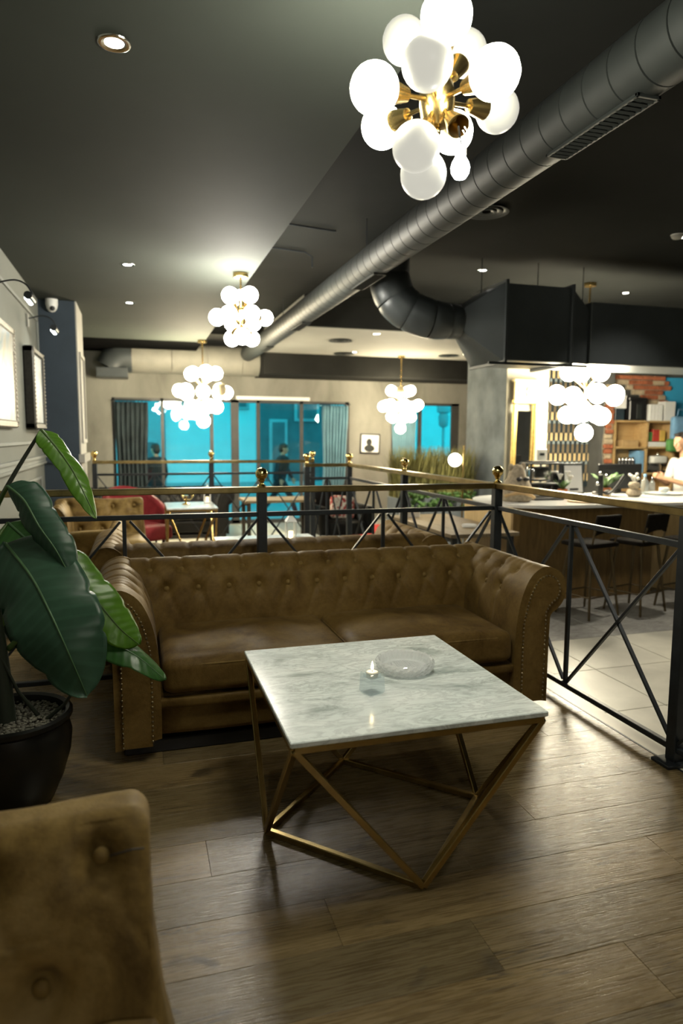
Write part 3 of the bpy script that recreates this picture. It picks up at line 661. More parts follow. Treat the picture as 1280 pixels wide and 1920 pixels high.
c3 = copy_tree(c1, None, ('button',)); c3.location = (-.87, 5.62, 0); c3.rotation_euler = (0, 0, PI); c3.scale = (.9, .9, 1.03); tag(c3, 'brown suede lounge seat with its plain back turned to the railing by the wall', 'chair')

def tub_chair(loc, rz, label):
    R = thing('tub_chair', label, 'chair', loc, rz, None)
    def fn(u, v):
        a = -.35+(PI+.7)*u; r = .34+.03*v; top = .56+.3*math.sin(PI*u)**1.2
        return (r*math.cos(a), r*math.sin(a), .24+(top-.24)*v)
    o = MB().grid(fn, 40, 10).build('shell', 'red_velvet', R, 180); md = o.modifiers.new('t', 'SOLIDIFY'); md.thickness = .07
    MB().rbox((0, -.04, .36), (.56, .58, .18), .06, 8).build('seat_cushion', 'red_velvet', R, 180)
    for x in (-.2, .2):
        for y in (-.22, .2): MB().tube([(x*1.15, y*1.15, 0), (x, y, .28)], [.012, .018], 8).build('leg', 'dark_wood', R, 60)
tub_chair((-.02, 8.05, 0), .5, 'red velvet tub chair beside the tall marble side table')
tub_chair((-.58, 7.75+.8, 0), -.6, 'red velvet tub chair tucked beside the pale pier')
bpy.data.objects['tub_chair.001'].location = (-.2, 9.25, LF)

# ------------------------------------------------------------------ tables
def geo_table(name, label, loc, half=.433, half_y=None, h=.55, cat='table'):
    R = thing(name, label, cat, loc); hy = half_y or half; zt = h-.018; b = .022
    top = MB().box((0, 0, h-.009), (2*half+.006, 2*hy+.006, .018), .003).build('marble_top', 'marble', R)
    T = [(-half+b/2, -hy+b/2), (half-b/2, -hy+b/2), (half-b/2, hy-b/2), (-half+b/2, hy-b/2)]; F = [(0, -hy+.006), (half-.006, 0), (0, hy-.006), (-half+.006, 0)]
    zr = zt-b/2
    for i in range(4):
        MB().bar((*T[i], zr), (*T[(i+1) % 4], zr), b).build('top_rail', 'brass', R); MB().bar((*F[i], b/2), (*F[(i+1) % 4], b/2), b).build('base_rail', 'brass_old', R)
        MB().bar((*T[i], zr), (*F[i], b/2), b, b).build('leg', 'brass', R); MB().bar((*T[(i+1) % 4], zr), (*F[i], b/2), b, b).build('leg', 'brass', R)
    return R
geo_table('coffee_table', 'square marble coffee table on a triangular brass frame holding the crystal ashtray', (.846, 2.337, 0), .433, .452)
geo_table('coffee_table', 'square marble coffee table behind the railing with a small glass lantern on it', (1.07, 5.67, 0), .433)
geo_table('side_table', 'tall small marble table with thin brass legs by the long window railing', (.54, 7.55, 0), .26, .33, .70)
def plain_table(label, loc, sx, sy, h, mat, leg='black_steel'):
    R = thing('dining_table', label, 'table', loc); n = max(2, round(sx/.16)); pl = MB().box((0, 0, 0), (sx/n-.002, sy, .036), .003).mesh('plank', mat)
    for i in range(n): link('plank', pl, R, (-sx/2+sx*(i+.5)/n, 0, h-.018))
    for x in (-1, 1):
        for y in (-1, 1): MB().box((x*(sx/2-.06), y*(sy/2-.06), (h-.036)/2), (.05, .05, h-.036), .004).build('leg', leg, R)
        MB().box((x*(sx/2-.06), 0, h-.06), (.03, sy-.14, .05)).build('apron', leg, R)
plain_table('long wooden plank table between the railing and the bar counter', (3.05, 6.37, LF), .7, 1.6, .75, 'table_wood')
plain_table('wide grey wooden table near the shop window by the walking person', (1.9, 9.6, LF), 1.0, .62, .74, 'table_wood', 'dark_wood')

def ashtray():
    R = thing('ashtray', 'round cut crystal ashtray on the marble coffee table', 'ashtray', (.972, 2.385, .55)); R.scale = (1.14, 1.14, 1.14); n = 84; m = MB()
    prof = [(.07, 0, 0), (.086, .004, 1), (.091, .011, 1), (.094, .018, 1), (.096, .025, 1), (.097, .032, 1), (.097, .038, 0), (.093, .041, 2), (.087, .038, 0), (.082, .026, 3), (.078, .014, 0), (.068, .011, 0), (.0, .011, 0)]
    vs = []; fs = []
    for i, (r, z, md) in enumerate(prof):
        for k in range(n):
            t = 2*PI*k/n; rr = r+(.0042 if md == 1 and (k//2+i) % 2 else 0)-(.002 if md == 3 and k % 2 else 0); zz = z+(.003 if md == 2 and k % 4 < 2 else 0)+.001; vs.append((rr*math.cos(t), rr*math.sin(t), zz))
    for i in range(len(prof)-1): fs += [(i*n+k, i*n+(k+1) % n, (i+1)*n+(k+1) % n, (i+1)*n+k) for k in range(n)]
    fs.append(tuple(range(n-1, -1, -1))); m.add(vs, fs); m.weld = True; m.build('bowl', 'crystal', R)
    d = MB()
    for i in range(-5, 6):
        for j in range(-5, 6):
            if math.hypot(i, j)*.0115 < .062:
                x, y, e = i*.0115, j*.0115, .0052; d.add([(x-e, y, .0115), (x, y-e, .0115), (x+e, y, .0115), (x, y+e, .0115), (x, y, .0155)], [(0, 1, 4), (1, 2, 4), (2, 3, 4), (3, 0, 4), (3, 2, 1, 0)])
    o = d.build('cut_pattern', 'crystal', R); o['kind'] = 'stuff'
    R = thing('tealight_holder', 'small square glass tealight holder with a burning candle on the coffee table', 'candle holder', (.774, 2.2, .55), .35); R.scale = (.95, .95, 1.12)
    m = MB(); o_, i_ = .034, .024
    sq = lambda a, z: [(-a, -a, z), (a, -a, z), (a, a, z), (-a, a, z)]
    rings = sq(.029, .0005)+sq(o_, .006)+sq(.031, .066)+sq(i_, .066)+sq(i_, .05)
    m.add(rings, [(3, 2, 1, 0)]+[(r*4+k, r*4+(k+1) % 4, r*4+4+(k+1) % 4, r*4+4+k) for r in range(4) for k in range(4)]+[(16, 17, 18, 19)]); m.build('glass_block', 'clear_glass', R)
    c = MB().lathe([(.0215, .0502), (.0225, .052), (.0225, .067), (.02, .069), (.0, .068)], 24).build('candle', 'wax', R, 40)
    MB().tube([(0, 0, .068), (.001, 0, .076)], .0012, 6).build('wick', 'black_plastic', c); MB().lathe([(.0005, .073), (.0045, .078), (.0052, .083), (.0035, .092), (.0004, .102)], 12).build('flame', 'flame', c, 180)
ashtray()
def lantern(loc, label, s=1):
    R = thing('lantern', label, 'lantern', loc); m = MB().box((0, 0, .008*s), (.09*s, .09*s, .016*s), .003).build('base', 'white_paint', R)
    for x in (-1, 1):
        for y in (-1, 1): MB().box((x*.038*s, y*.038*s, .09*s), (.008*s, .008*s, .15*s)).build('corner_post', 'white_paint', R)
    MB().lathe([(.066*s, .165*s), (.05*s, .185*s), (.022*s, .215*s), (.02*s, .235*s), (.004*s, .24*s)], 4, (0, 0, 0), Matrix.Rotation(PI/4, 3, 'Z')).build('roof', 'white_paint', R)
    MB().tube([(.02*s*math.cos(t), 0, .245*s+.02*s*math.sin(t)) for t in (PI*k/6 for k in range(7))], .002*s, 6).build('handle', 'white_paint', R)
    MB().lathe([(.022*s, .016*s), (.022*s, .08*s), (.0, .082*s)], 14).build('candle', 'lantern_glow', R, 40)
lantern((1.26, 5.75, .55), 'white lantern with a lit candle on the marble table behind the railing')
lantern((.74, 7.72, .70), 'white lantern with a lit candle at the corner of the tall side table', .85)
def tea_set():
    R = thing('candelabra', 'small gold candle stand on the tall marble side table', 'candle stand', (.5, 7.6, .70))
    MB().lathe([(.045, 0), (.045, .008), (.01, .02), (.008, .09), (.03, .1)], 16).build('stem', 'brass_polished', R, 50)
    for t in range(3):
        a = t*2.1; MB().tube([(0, 0, .06), (.04*math.cos(a), .04*math.sin(a), .05), (.07*math.cos(a), .07*math.sin(a), .08)], .005, 6).ball((.07*math.cos(a), .07*math.sin(a), .095), (.016, .016, .014), 10, 6).build('arm', 'brass_polished', R, 60)
tea_set()
# ------------------------------------------------------------------ the big leafed plant
def plant():
    R = thing('potted_banana_plant', 'large-leaved banana plant in a glossy black pot beside the tufted sofa', 'plant', (-.5, 2.83, 0)); O = Vector((-.5, 2.83, 0))
    pot = MB().lathe([(.13, 0), (.145, .01), (.185, .1), (.215, .2), (.222, .27), (.212, .315), (.208, .33), (.226, .345), (.226, .362), (.214, .37), (.2, .362), (.195, .33)], 44, cap=False)
    pot.f.append(tuple(range(43, -1, -1))); pot.build('pot', 'pot_black', R, 50)
    MB().lathe([(.196, .325), (.0, .333)], 40, cap=False).build('soil', 'dark_wood', R, 180)
    pb = MB(); rnd = random.Random(3)
    for k in range(900):
        r = .192*math.sqrt(rnd.random()); a = rnd.random()*2*PI; s = rnd.uniform(.005, .0095)
        pb.ball((r*math.cos(a), r*math.sin(a), .333+rnd.random()*.008), (s*rnd.uniform(.8, 1.5), s, s*.6), 6, 4, Matrix.Rotation(rnd.random()*3, 3, 'Z'))
    o = pb.build('pebbles', 'pebble', R, 180); o['kind'] = 'stuff'
    st = MB().tube([(-.02, 0, .33), (-.03, .01, .55), (-.045, 0, .8), (-.05, .01, 1.0)], [.04, .034, .028, .02], 12); st.build('trunk', 'stem_dark', R, 60)
    for P in ([(.1, .02, .33), (.03, .0, .45), (-.03, -.02, .62)], [(.13, -.03, .335), (.2, -.06, .4), (.28, -.1, .52)]): MB().tube(P, [.009, .007, .005], 8).build('stem', 'stem_dark', R, 60)
    LV = [ # midrib points, half width, colour, side tilt, curl, stalk root
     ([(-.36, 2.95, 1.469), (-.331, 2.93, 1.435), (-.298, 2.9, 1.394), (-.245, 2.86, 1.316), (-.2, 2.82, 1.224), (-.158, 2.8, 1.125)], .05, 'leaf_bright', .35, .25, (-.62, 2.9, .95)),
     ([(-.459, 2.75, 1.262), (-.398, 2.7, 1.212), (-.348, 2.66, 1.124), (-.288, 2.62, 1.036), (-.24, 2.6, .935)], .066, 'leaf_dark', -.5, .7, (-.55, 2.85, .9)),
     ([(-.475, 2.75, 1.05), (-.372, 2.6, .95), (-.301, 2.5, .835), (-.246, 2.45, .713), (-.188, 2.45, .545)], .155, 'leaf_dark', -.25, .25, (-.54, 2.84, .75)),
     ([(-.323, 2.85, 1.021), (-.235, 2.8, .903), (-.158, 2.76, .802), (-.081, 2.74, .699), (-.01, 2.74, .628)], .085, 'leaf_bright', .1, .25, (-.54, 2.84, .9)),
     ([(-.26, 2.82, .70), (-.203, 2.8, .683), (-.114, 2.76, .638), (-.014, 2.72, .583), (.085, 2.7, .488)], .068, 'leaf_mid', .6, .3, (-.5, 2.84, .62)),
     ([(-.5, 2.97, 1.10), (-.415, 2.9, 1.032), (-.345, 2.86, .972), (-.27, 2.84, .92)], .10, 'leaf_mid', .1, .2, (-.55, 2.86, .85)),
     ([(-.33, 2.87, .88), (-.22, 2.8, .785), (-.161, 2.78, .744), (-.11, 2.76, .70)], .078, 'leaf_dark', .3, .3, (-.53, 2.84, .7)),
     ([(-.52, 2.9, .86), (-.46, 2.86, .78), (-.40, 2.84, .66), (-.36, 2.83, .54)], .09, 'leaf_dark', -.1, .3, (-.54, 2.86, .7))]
    for i, (P, w, mt, tilt, curl, root) in enumerate(LV):
        C = [v-O for v in spline(P, 10)]; N = len(C); rnd = random.Random(i); ph = rnd.random()*6
        toc = (Vector((0, 0, CAM_H))-O-C[N//2]).normalized()
        nv = 17; vs = []; uv = []
        for k in range(N):
            t = k/(N-1); d = (C[min(k+1, N-1)]-C[max(k-1, 0)]).normalized()
            side = d.cross(Vector((.15, -1, .35)).normalized()).normalized(); nrm = side.cross(d).normalized()
            side = (side*math.cos(tilt)+nrm*math.sin(tilt)).normalized(); nrm = side.cross(d).normalized()
            ww = w*(min(1, (t/.16))**.6)*(1-max(0, (t-.55)/.45)**2.2)**.75 if t < 1 else 0
            for j in range(nv):
                a = -1+2*j/(nv-1); e = abs(a)
                tear = 1-.10*max(0, math.sin(t*23+ph+a*2))**6*e
                vs.append(C[k]+side*a*ww*tear+nrm*(-curl*ww*e**1.7+.10*w*math.sin(t*13+ph+(2 if a > 0 else 0))*e*e+.004*w*math.cos(t*60+e*8)))
                uv.append((j/(nv-1), t))
        fs = [(k*nv+j, k*nv+j+1, (k+1)*nv+j+1, (k+1)*nv+j) for k in range(N-1) for j in range(nv-1)]
        me = bpy.data.meshes.new('leaf'); me.from_pydata([tuple(v) for v in vs], [], fs); ul = me.uv_layers.new(name='UVMap')
        for lp in me.loops: ul.data[lp.index].uv = uv[lp.vertex_index]
        me.polygons.foreach_set('use_smooth', [True]*len(me.polygons)); me.materials.append(MAT[mt]); lf = link('leaf', me, R)
        md = lf.modifiers.new('t', 'SOLIDIFY'); md.thickness = .0015
        MB().tube([c+Vector((0, -.001, -.001)) for c in C], [.0055*(1-.85*k/(N-1))+.0006 for k in range(N)], 8).build('midrib', 'midrib_pale' if i not in (0, 3) else 'stem_green', lf, 180)
        r0 = Vector(root)-O; c0 = C[0]; mid = (r0+c0)/2+Vector((-.02, 0, .04 if i else .0))
        MB().tube(spline([r0, mid, c0], 6), [.013-.007*k/12 for k in range(13)], 8).build('leaf_stalk', 'stem_dark' if i in (0, 2) else 'stem_green', lf, 180)
plant()

# ------------------------------------------------------------------ chandeliers and lamps
GLOBE = {}
def globe_mesh(r, mat, n=24):
    k = (round(r, 3), mat, n)
    if k not in GLOBE: GLOBE[k] = MB().ball((0, 0, 0), r, n, n*2//3).mesh('globe', mat, 180)
    return GLOBE[k]
def cluster(label, hub, offs, lit, glow, dim='dim_globe', R=.068, ceil=ZL, bare=None, bulb_at=None):
    T = thing('chandelier', label, 'chandelier', hub, 0, None); H = Vector(hub)
    MB().lathe([(.012, -.078), (.03, -.074), (.046, -.05), (.053, -.02), (.053, .02), (.046, .05), (.03, .074), (.012, .078)], 28).ball((0, 0, -.088), .014, 14, 9).build('hub', 'brass', T, 40)
    MB().tube([(0, 0, .07), (0, 0, ceil-H.z-.02)], .009, 12).build('rod', 'brass', T, 60)
    MB().lathe([(.06, 0), (.066, .006), (.066, .035), (.06, .04)], 28, (0, 0, ceil-H.z-.04)).build('canopy', 'brass', T, 40)
    for i, o in enumerate(offs):
        o = Vector(o); d = o.normalized(); L = o.length
        MB().tube([d*.045, d*(L-R*1.75)], .0065, 10).build('arm', 'brass', T, 60)
        MB().lathe([(.012, 0), (.02, .003), (.034, R*.95), (.031, R*.95), (.018, .008)], 22, d*(L-R*1.8), axis_M(d)).build('socket', 'brass', T, 40)
        if i == bare:
            q = Vector(bulb_at)-H; e = d*(L-R*.9)
            MB().tube([e, e*.5+q*.5+Vector((.006, 0, .01)), q+Vector((0, 0, .062))], .003, 8).build('cord', 'black_plastic', T, 60)
            MB().tube([e+Vector((.02, 0, 0)), e+Vector((.035, -.01, -.03)), e+Vector((.028, -.01, -.045)), e+Vector((.015, 0, -.01))], .0013, 6).build('globe_clip', 'chrome', T, 60)
            MB().lathe([(.013, .03), (.0165, .034), (.0165, .055), (.013, .06), (.006, .063)], 18, q).build('bulb_cap', 'bulb_cap', T, 40)
            MB().lathe([(.0005, -.036), (.016, -.031), (.0255, -.017), (.0275, -.002), (.024, .012), (.016, .026), (.013, .032)], 24, q).build('bulb', 'glow_bulb', T, 180)
            continue
        link('globe', globe_mesh(R, glow if i in lit else dim), T, o)
    return T
cluster('brass globe chandelier with a bare bulb hanging loose above the marble coffee table', (.89, 2.0, 2.45),
        [(-.069, -.205, .115), (-.067, .104, .212), (-.124, -.211, -.015), (-.228, -.084, -.035), (-.093, .226, .008), (-.112, -.114, -.186), (-.06, -.046, -.233), (.062, -.236, -.023), (.235, .061, .032), (.127, .079, .194), (.145, .197, .009), (.018, -.163, -.16)],
        (0, 3, 4, 7, 10), 'glow_near', bare=11, bulb_at=(.925, 1.905, 2.232))
cluster('brass globe chandelier with a disc canopy beside the ceiling step and round duct', (.9, 6.1, 2.48),
        [(-.118, -.186, .138), (.044, -.209, .148), (.033, .168, .196), (-.221, -.132, -.037), (-.134, -.222, -.021), (.053, -.254, -.012), (.233, .113, .021), (-.044, .256, -.018), (.144, .216, -.014), (-.054, .195, -.163), (-.017, -.174, -.192), (.12, .167, -.159)],
        range(12), 'glow_mid', R=.07)
cluster('added unseen brass globe chandelier behind the worn brown lounge seat', (.9, -2.1, 2.48),
        [(-.118, -.186, .138), (.044, -.209, .148), (.033, .168, .196), (-.221, -.132, -.037), (-.134, -.222, -.021), (.053, -.254, -.012), (.233, .113, .021), (-.044, .256, -.018), (.144, .216, -.014), (-.054, .195, -.163), (-.017, -.174, -.192), (.12, .167, -.159)],
        (3, 4, 6, 9), 'glow_mid', R=.07)  # added out of view, partly lit, to brighten the near lounge seat
def sputnik(label, hub, s, glow, ceil, seed, dims=()):
    T = thing('chandelier', label, 'chandelier', hub, seed*.7); H = Vector(hub); s_ = s
    MB().tube([(0, 0, -.25*s), (0, 0, ceil-H.z-.02)], .022*s, 10).build('rod', 'brass', T, 60); MB().lathe([(.13*s, 0), (.14*s, .03), (.13*s, .04)], 20, (0, 0, ceil-H.z-.04)).build('canopy', 'brass', T, 40)
    MB().ball((0, 0, -.02*s), .06*s, 16, 10).build('hub', 'brass', T, 180); tiers = ((5, .62, .80, .3), (8, .0, .83, .0), (5, -.52, .72, .5)); k = 0
    dirs = []
    for n, z, r, ph in tiers:
        for i in range(n): a = 2*PI*(i+ph)/n; rr = r*(.48 if z > .3 else .82 if z == 0 else .55); dirs.append(Vector((rr*math.cos(a), rr*math.sin(a), z*.86+.04*math.sin(i*2.3))))
    dirs.append(Vector((0, 0, -.86)))
    for i, d in enumerate(dirs):
        d = d*s; e = d.normalized(); MB().tube([(0, 0, d.z*.25), d-e*.14*s], .016*s, 8).build('arm', 'brass', T, 60)
        MB().lathe([(.03*s, 0), (.06*s, .05*s)], 12, d-e*.2*s, axis_M(e)).build('socket', 'brass', T, 40)
        link('globe', globe_mesh(.2*s, 'dim_globe_far' if i in dims else glow, 20), T, d)
sputnik('large brass globe chandelier hanging in front of the shop window', (.965, 10.45, 2.095), .5, 'glow_window', ZL, 1, (6, 11))
sputnik('small brass globe chandelier hanging near the framed photograph on the concrete wall', (4.47, 11.35, 1.99), .46, 'glow_far', ZL, 2, (0, 2, 5))
sputnik('large bright globe chandelier hanging over the bar beside the gold mirror', (5.14, 7.07, 1.95), .515, 'glow_bar', ZH, 3)

def downlights():
    k = 0
    L = [(-.04, 2.75, ZL, 'recessed ceiling downlight over the tufted sofa side of the grey ceiling', 1), (-.035, 6.1, ZL, 'recessed ceiling downlight level with the disc canopy chandelier', 1), (-.035, 7.8, ZL, 'recessed ceiling downlight near the security camera', 1),
         (3.65, 6.9, ZH, 'recessed downlight in the dark ceiling above the elbow duct', 3), (5.43, 10.8, ZL, 'recessed downlight in the pale soffit beside the plaster column', .6), (3.19, 9.05, ZL, 'recessed downlight at the front edge of the pale soffit', .6), (3.53, 11.1, ZL, 'recessed downlight at the back of the pale soffit beside a vent', .6),
         (7.2, 7.4, ZH, 'added unseen recessed downlight in the dark ceiling above the wooden shelves', 2.0), (5.9, 6.9+.5, ZH, 'recessed downlight in the dark ceiling over the bar counter', 1.2), (4.75, 5.25, ZH, 'added recessed downlight in the dark ceiling above the bar stools', 10.0), (4.3, 2.2, ZH, 'added unseen recessed downlight in the dark ceiling over the tiled floor', 12.0), (-.04, -.6, ZL, 'added unseen recessed ceiling downlight behind the brown lounge seat', 1)]  # shelf, stool, tiled-floor and lounge-seat downlights are added as extra fill light
    for x, y, z, lb, pw in L:
        T = thing('downlight', lb, 'downlight', (x, y, z)); MB().lathe([(.034, -.001), (.05, -.006), (.058, -.004), (.06, 0), (.034, 0)], 26, cap=False).build('trim_ring', 'chrome', T, 40)
        MB().lathe([(.034, -.002), (.0, -.004)], 22, cap=False).build('lens', 'glow_spot', T)
        spot_light('lamp', T, (0, 0, -.012), SPOT_W*pw, (1, .93, .8), 1.75, .8, (0, 0, -1))
    for x, y, z, lb in ((2.73, 5.13, ZH, 'round black ceiling diffuser beside the spiral duct'), (2.9, 9.8, ZL, 'round grey ceiling diffuser in the pale soffit'), (3.4, 11.3, ZL, 'flat round vent at the back of the pale soffit'), (5.2, 11.0, ZL, 'round vent in the pale soffit beside the column')):
        T = thing('ceiling_vent', lb, 'vent', (x, y, z)); s = 1.0
        for r in (.17, .12, .07): MB().lathe([(r-.035, -.004), (r, -.018), (r+.008, -.016), (r-.02, 0)], 32, cap=False).build('ring', 'duct_black' if z == ZH else 'duct_grey', T, 40)
        MB().lathe([(.035, -.012), (.0, -.014)], 20, cap=False).build('centre', 'void_black', T)
    T = thing('smoke_detector', 'small pale round detector on the dark ceiling above the bar', 'detector', (4.66, 5.2, ZH)); MB().lathe([(.05, 0), (.05, -.02), (.035, -.035), (0, -.038)], 24, cap=False).build('body', 'wall_white_trim', T, 40); MB().lathe([(.052, -.006), (.056, -.004), (.056, 0)], 24, cap=False).build('base', 'white_plastic', T)
    T = thing('security_camera', 'white dome security camera on the blue pier under the ceiling', 'camera', (-.81, 7.86, 2.8)); MB().lathe([(.06, .05), (.062, .0), (.052, -.045), (.03, -.075), (0, -.085)], 24, cap=False).build('housing', 'white_plastic', T, 60); MB().ball((.008, -.035, -.045), .028, 14, 10).build('lens', 'black_plastic', T, 180)
downlights()

def pictures():
    def pic(ya, yb, za, zb, label, fm, art, dp=.05):
        T = thing('picture', label, 'picture', (XL, (ya+yb)/2, za)); h, w = zb-za, yb-ya; b = .06
        MB().box((dp/2, 0, h/2), (dp*.6, w-.02, h-.02)).build('canvas', art, T)
        for lo, hi in (((0, -w/2, 0), (dp, -w/2+b, h)), ((0, w/2-b, 0), (dp, w/2, h)), ((0, -w/2, 0), (dp, w/2, b)), ((0, -w/2, h-b), (dp, w/2, h))): solid('frame_side', fm, lo, hi, T, .012)
        for i in range(int(h/.035)):
            for yy in (-w/2+b*.5, w/2-b*.5): link('frame_bead', BEAD, T, (dp, yy, .02+.035*i))
        return T
    BEAD = MB().ball((0, 0, 0), (.008, .016, .013), 8, 5).mesh('frame_bead', fm_ := 'frame_silver', 180)
    pic(4.95, 6.02, 1.5, 2.28, 'large painting in a beaded silver frame on the grey panelled wall', 'frame_silver', 'art_pale')
    pic(6.72, 7.45, 1.5, 2.24, 'smaller painting in a dark beaded frame beside the blue pier', 'frame_dark', 'art_photo', .09)
    def lamp(y, z, label):
        T = thing('picture_light', label, 'wall lamp', (XL, y, z)); MB().box((.01, 0, 0), (.02, .06, .12), .004).build('wall_plate', 'wall_white_trim', T)
        MB().tube(spline([(.02, 0, .02), (.14, 0, .05), (.22, 0, .02), (.26, 0, -.05)], 5), .006, 8).build('arm', 'black_steel', T, 60)
        MB().tube([(.24, -.11, -.07), (.24, .11, -.07)], [.028, .028], 14).build('shade', 'black_steel', T, 50); MB().tube([(.232, -.1, -.088), (.232, .1, -.088)], [.018, .018], 10).build('tube_bulb', 'glow_picture', T, 60)
        spot_light('lamp', T, (.22, 0, -.12), 1.1, (.85, 1, .98), 2.2, .7, (-.55, 0, -.85), .05)
    lamp(5.5, 2.5, 'black arm picture light above the large silver framed painting'); lamp(7.05, 2.5, 'black arm picture light above the smaller dark framed painting')
    T = thing('framed_photo', 'small black and white photograph in a thin black frame on the concrete wall', 'picture', (4.33, Y1, 1.31), 0); T.rotation_euler = (0, .03, 0)
    MB().box((0, -.012, 0), (.36, .02, .35)).build('print', 'paper_white', T); MB().ball((-.02, -.023, .03), (.06, .003, .07), 14, 8).ball((-.01, -.023, -.09), (.11, .003, .07), 14, 8).build('photo_figure', 'duct_grey', T, 180)
    for lo, hi in (((-.2, -.19), (-.175, .19)), ((.175, -.19), (.2, .19)), ((-.2, -.19), (.2, -.165)), ((-.2, .165), (.2, .19))): solid('frame_side', 'black_plastic', (lo[0], -.03, lo[1]), (hi[0], 0, hi[1]), T)
pictures()
# ------------------------------------------------------------------ the bar
CT = .79
def bar():
    R = thing('bar_counter', 'wooden bar counter front with a darker panelled face', 'bar counter', (5.3, 6.3, LF)); ox, oy = 5.3, 6.3; H = CT-.03-LF
    for i in range(3): solid('front_panel', 'bar_wood', (3.5+.555*i-ox, 5.86-oy, .0), (3.5+.555*(i+1)-.003-ox, 5.9-oy, H), R)
    for i in range(4): solid('front_panel', 'bar_wood_light', (5.165+.55*i-ox, 5.98-oy, 0), (5.165+.55*(i+1)-.003-ox, 6.02-oy, H), R)
    solid('end_panel', 'bar_wood_light', (3.5-ox, 5.9-oy, 0), (3.54-ox, 6.9-oy, H), R); solid('body', 'dark_wood', (3.54-ox, 6.02-oy, 0), (7.36-ox, 6.9-oy, H-.01), R)
    pts = [(3.95-.55*math.sin(t), 6.35-.63*math.cos(t)) for t in (PI*k/16 for k in range(17))]+[(7.4, 6.98), (7.4, 5.72)]
    o = MB().prism(pts, CT-.03, CT, lambda u, v, w: (u, v, w)).build('countertop', 'ceramic'); tag(o, 'long white stone countertop with a rounded end on the bar', 'countertop')
    # stools
    S = thing('bar_stool', 'stool', 'stool', (3.97, 5.3, LF), .25)
    MB().rbox((0, 0, .665), (.38, .36, .05), .022, 8).build('seat', 'stool_black', S, 180)
    def bk(u, v): a = (u-.5)*1.5; return (.235*math.sin(a), -.20+.07*(1-math.cos(a))-.03*v, .79+.15*v-.03*abs(u-.5)**2*4*(1-v))
    b_ = MB().grid(bk, 16, 6).build('backrest', 'stool_black', S, 180); md = b_.modifiers.new('t', 'SOLIDIFY'); md.thickness = .03
    for x in (-1, 1):
        for y in (-1, 1): MB().tube([(x*.13, y*.12, .65), (x*.2, y*.19, 0)], [.014, .011], 8).build('leg', 'stool_leg', S, 60)
        MB().tube([(x*.15, -.14, .64), (x*.16, -.185, .82)], .009, 8).build('back_post', 'stool_leg', S, 60)
    for a, b in (((-.182, -.172), (.182, -.172)), ((-.182, .172), (.182, .172)), ((-.182, -.172), (-.182, .172)), ((.182, -.172), (.182, .172))): MB().tube([(*a, .2), (*b, .2)], .008, 6).build('footrest', 'stool_leg', S, 60)
    labels = ('dark bar stool with curved back nearest the rounded end of the bar', 'dark bar stool in the middle of the row at the bar', 'dark bar stool in front of the lighter wood panels of the bar')
    for i, (x, y, rz) in enumerate(((3.97, 5.3, .25), (4.5, 5.3, .3), (5.05, 5.25, .2))):
        o = S if i == 0 else copy_tree(S); o.location = (x, y, LF); o.rotation_euler = (0, 0, rz); tag(o, labels[i], 'stool', 'bar stools along the counter')
bar()
def pot_plant(label, loc, pot, r, h, n, ln, col, seed=1, droop=.5):
    T = thing('potted_plant', label, 'plant', loc); rnd = random.Random(seed)
    MB().lathe([(r*.72, 0), (r, h), (r*.98, h+.004), (r*.88, h-.01), (r*.8, h-.02)], 16).build('pot', pot, T, 50)
    for i in range(n):
        a = rnd.random()*2*PI; e = rnd.uniform(.3, 1.0); L = ln*rnd.uniform(.6, 1); w = L*.13; d = Vector((math.cos(a)*e*.6, math.sin(a)*e*.6, 1)).normalized(); s = d.cross(Vector((0, 0, 1))).normalized()
        vs = []; 
        for k in range(6):
            t = k/5; c = Vector((0, 0, h-.01))+d*L*t+Vector((math.cos(a), math.sin(a), -.6))*droop*L*.5*t*t; ww = w*math.sin(PI*(t*.88+.06)); vs += [c-s*ww, c+s*ww]
        m = MB(); m.add(vs, [(2*k, 2*k+1, 2*k+3, 2*k+2) for k in range(5)]); o = m.build('leaf', col, T, 180); md = o.modifiers.new('t', 'SOLIDIFY'); md.thickness = .002
    return T
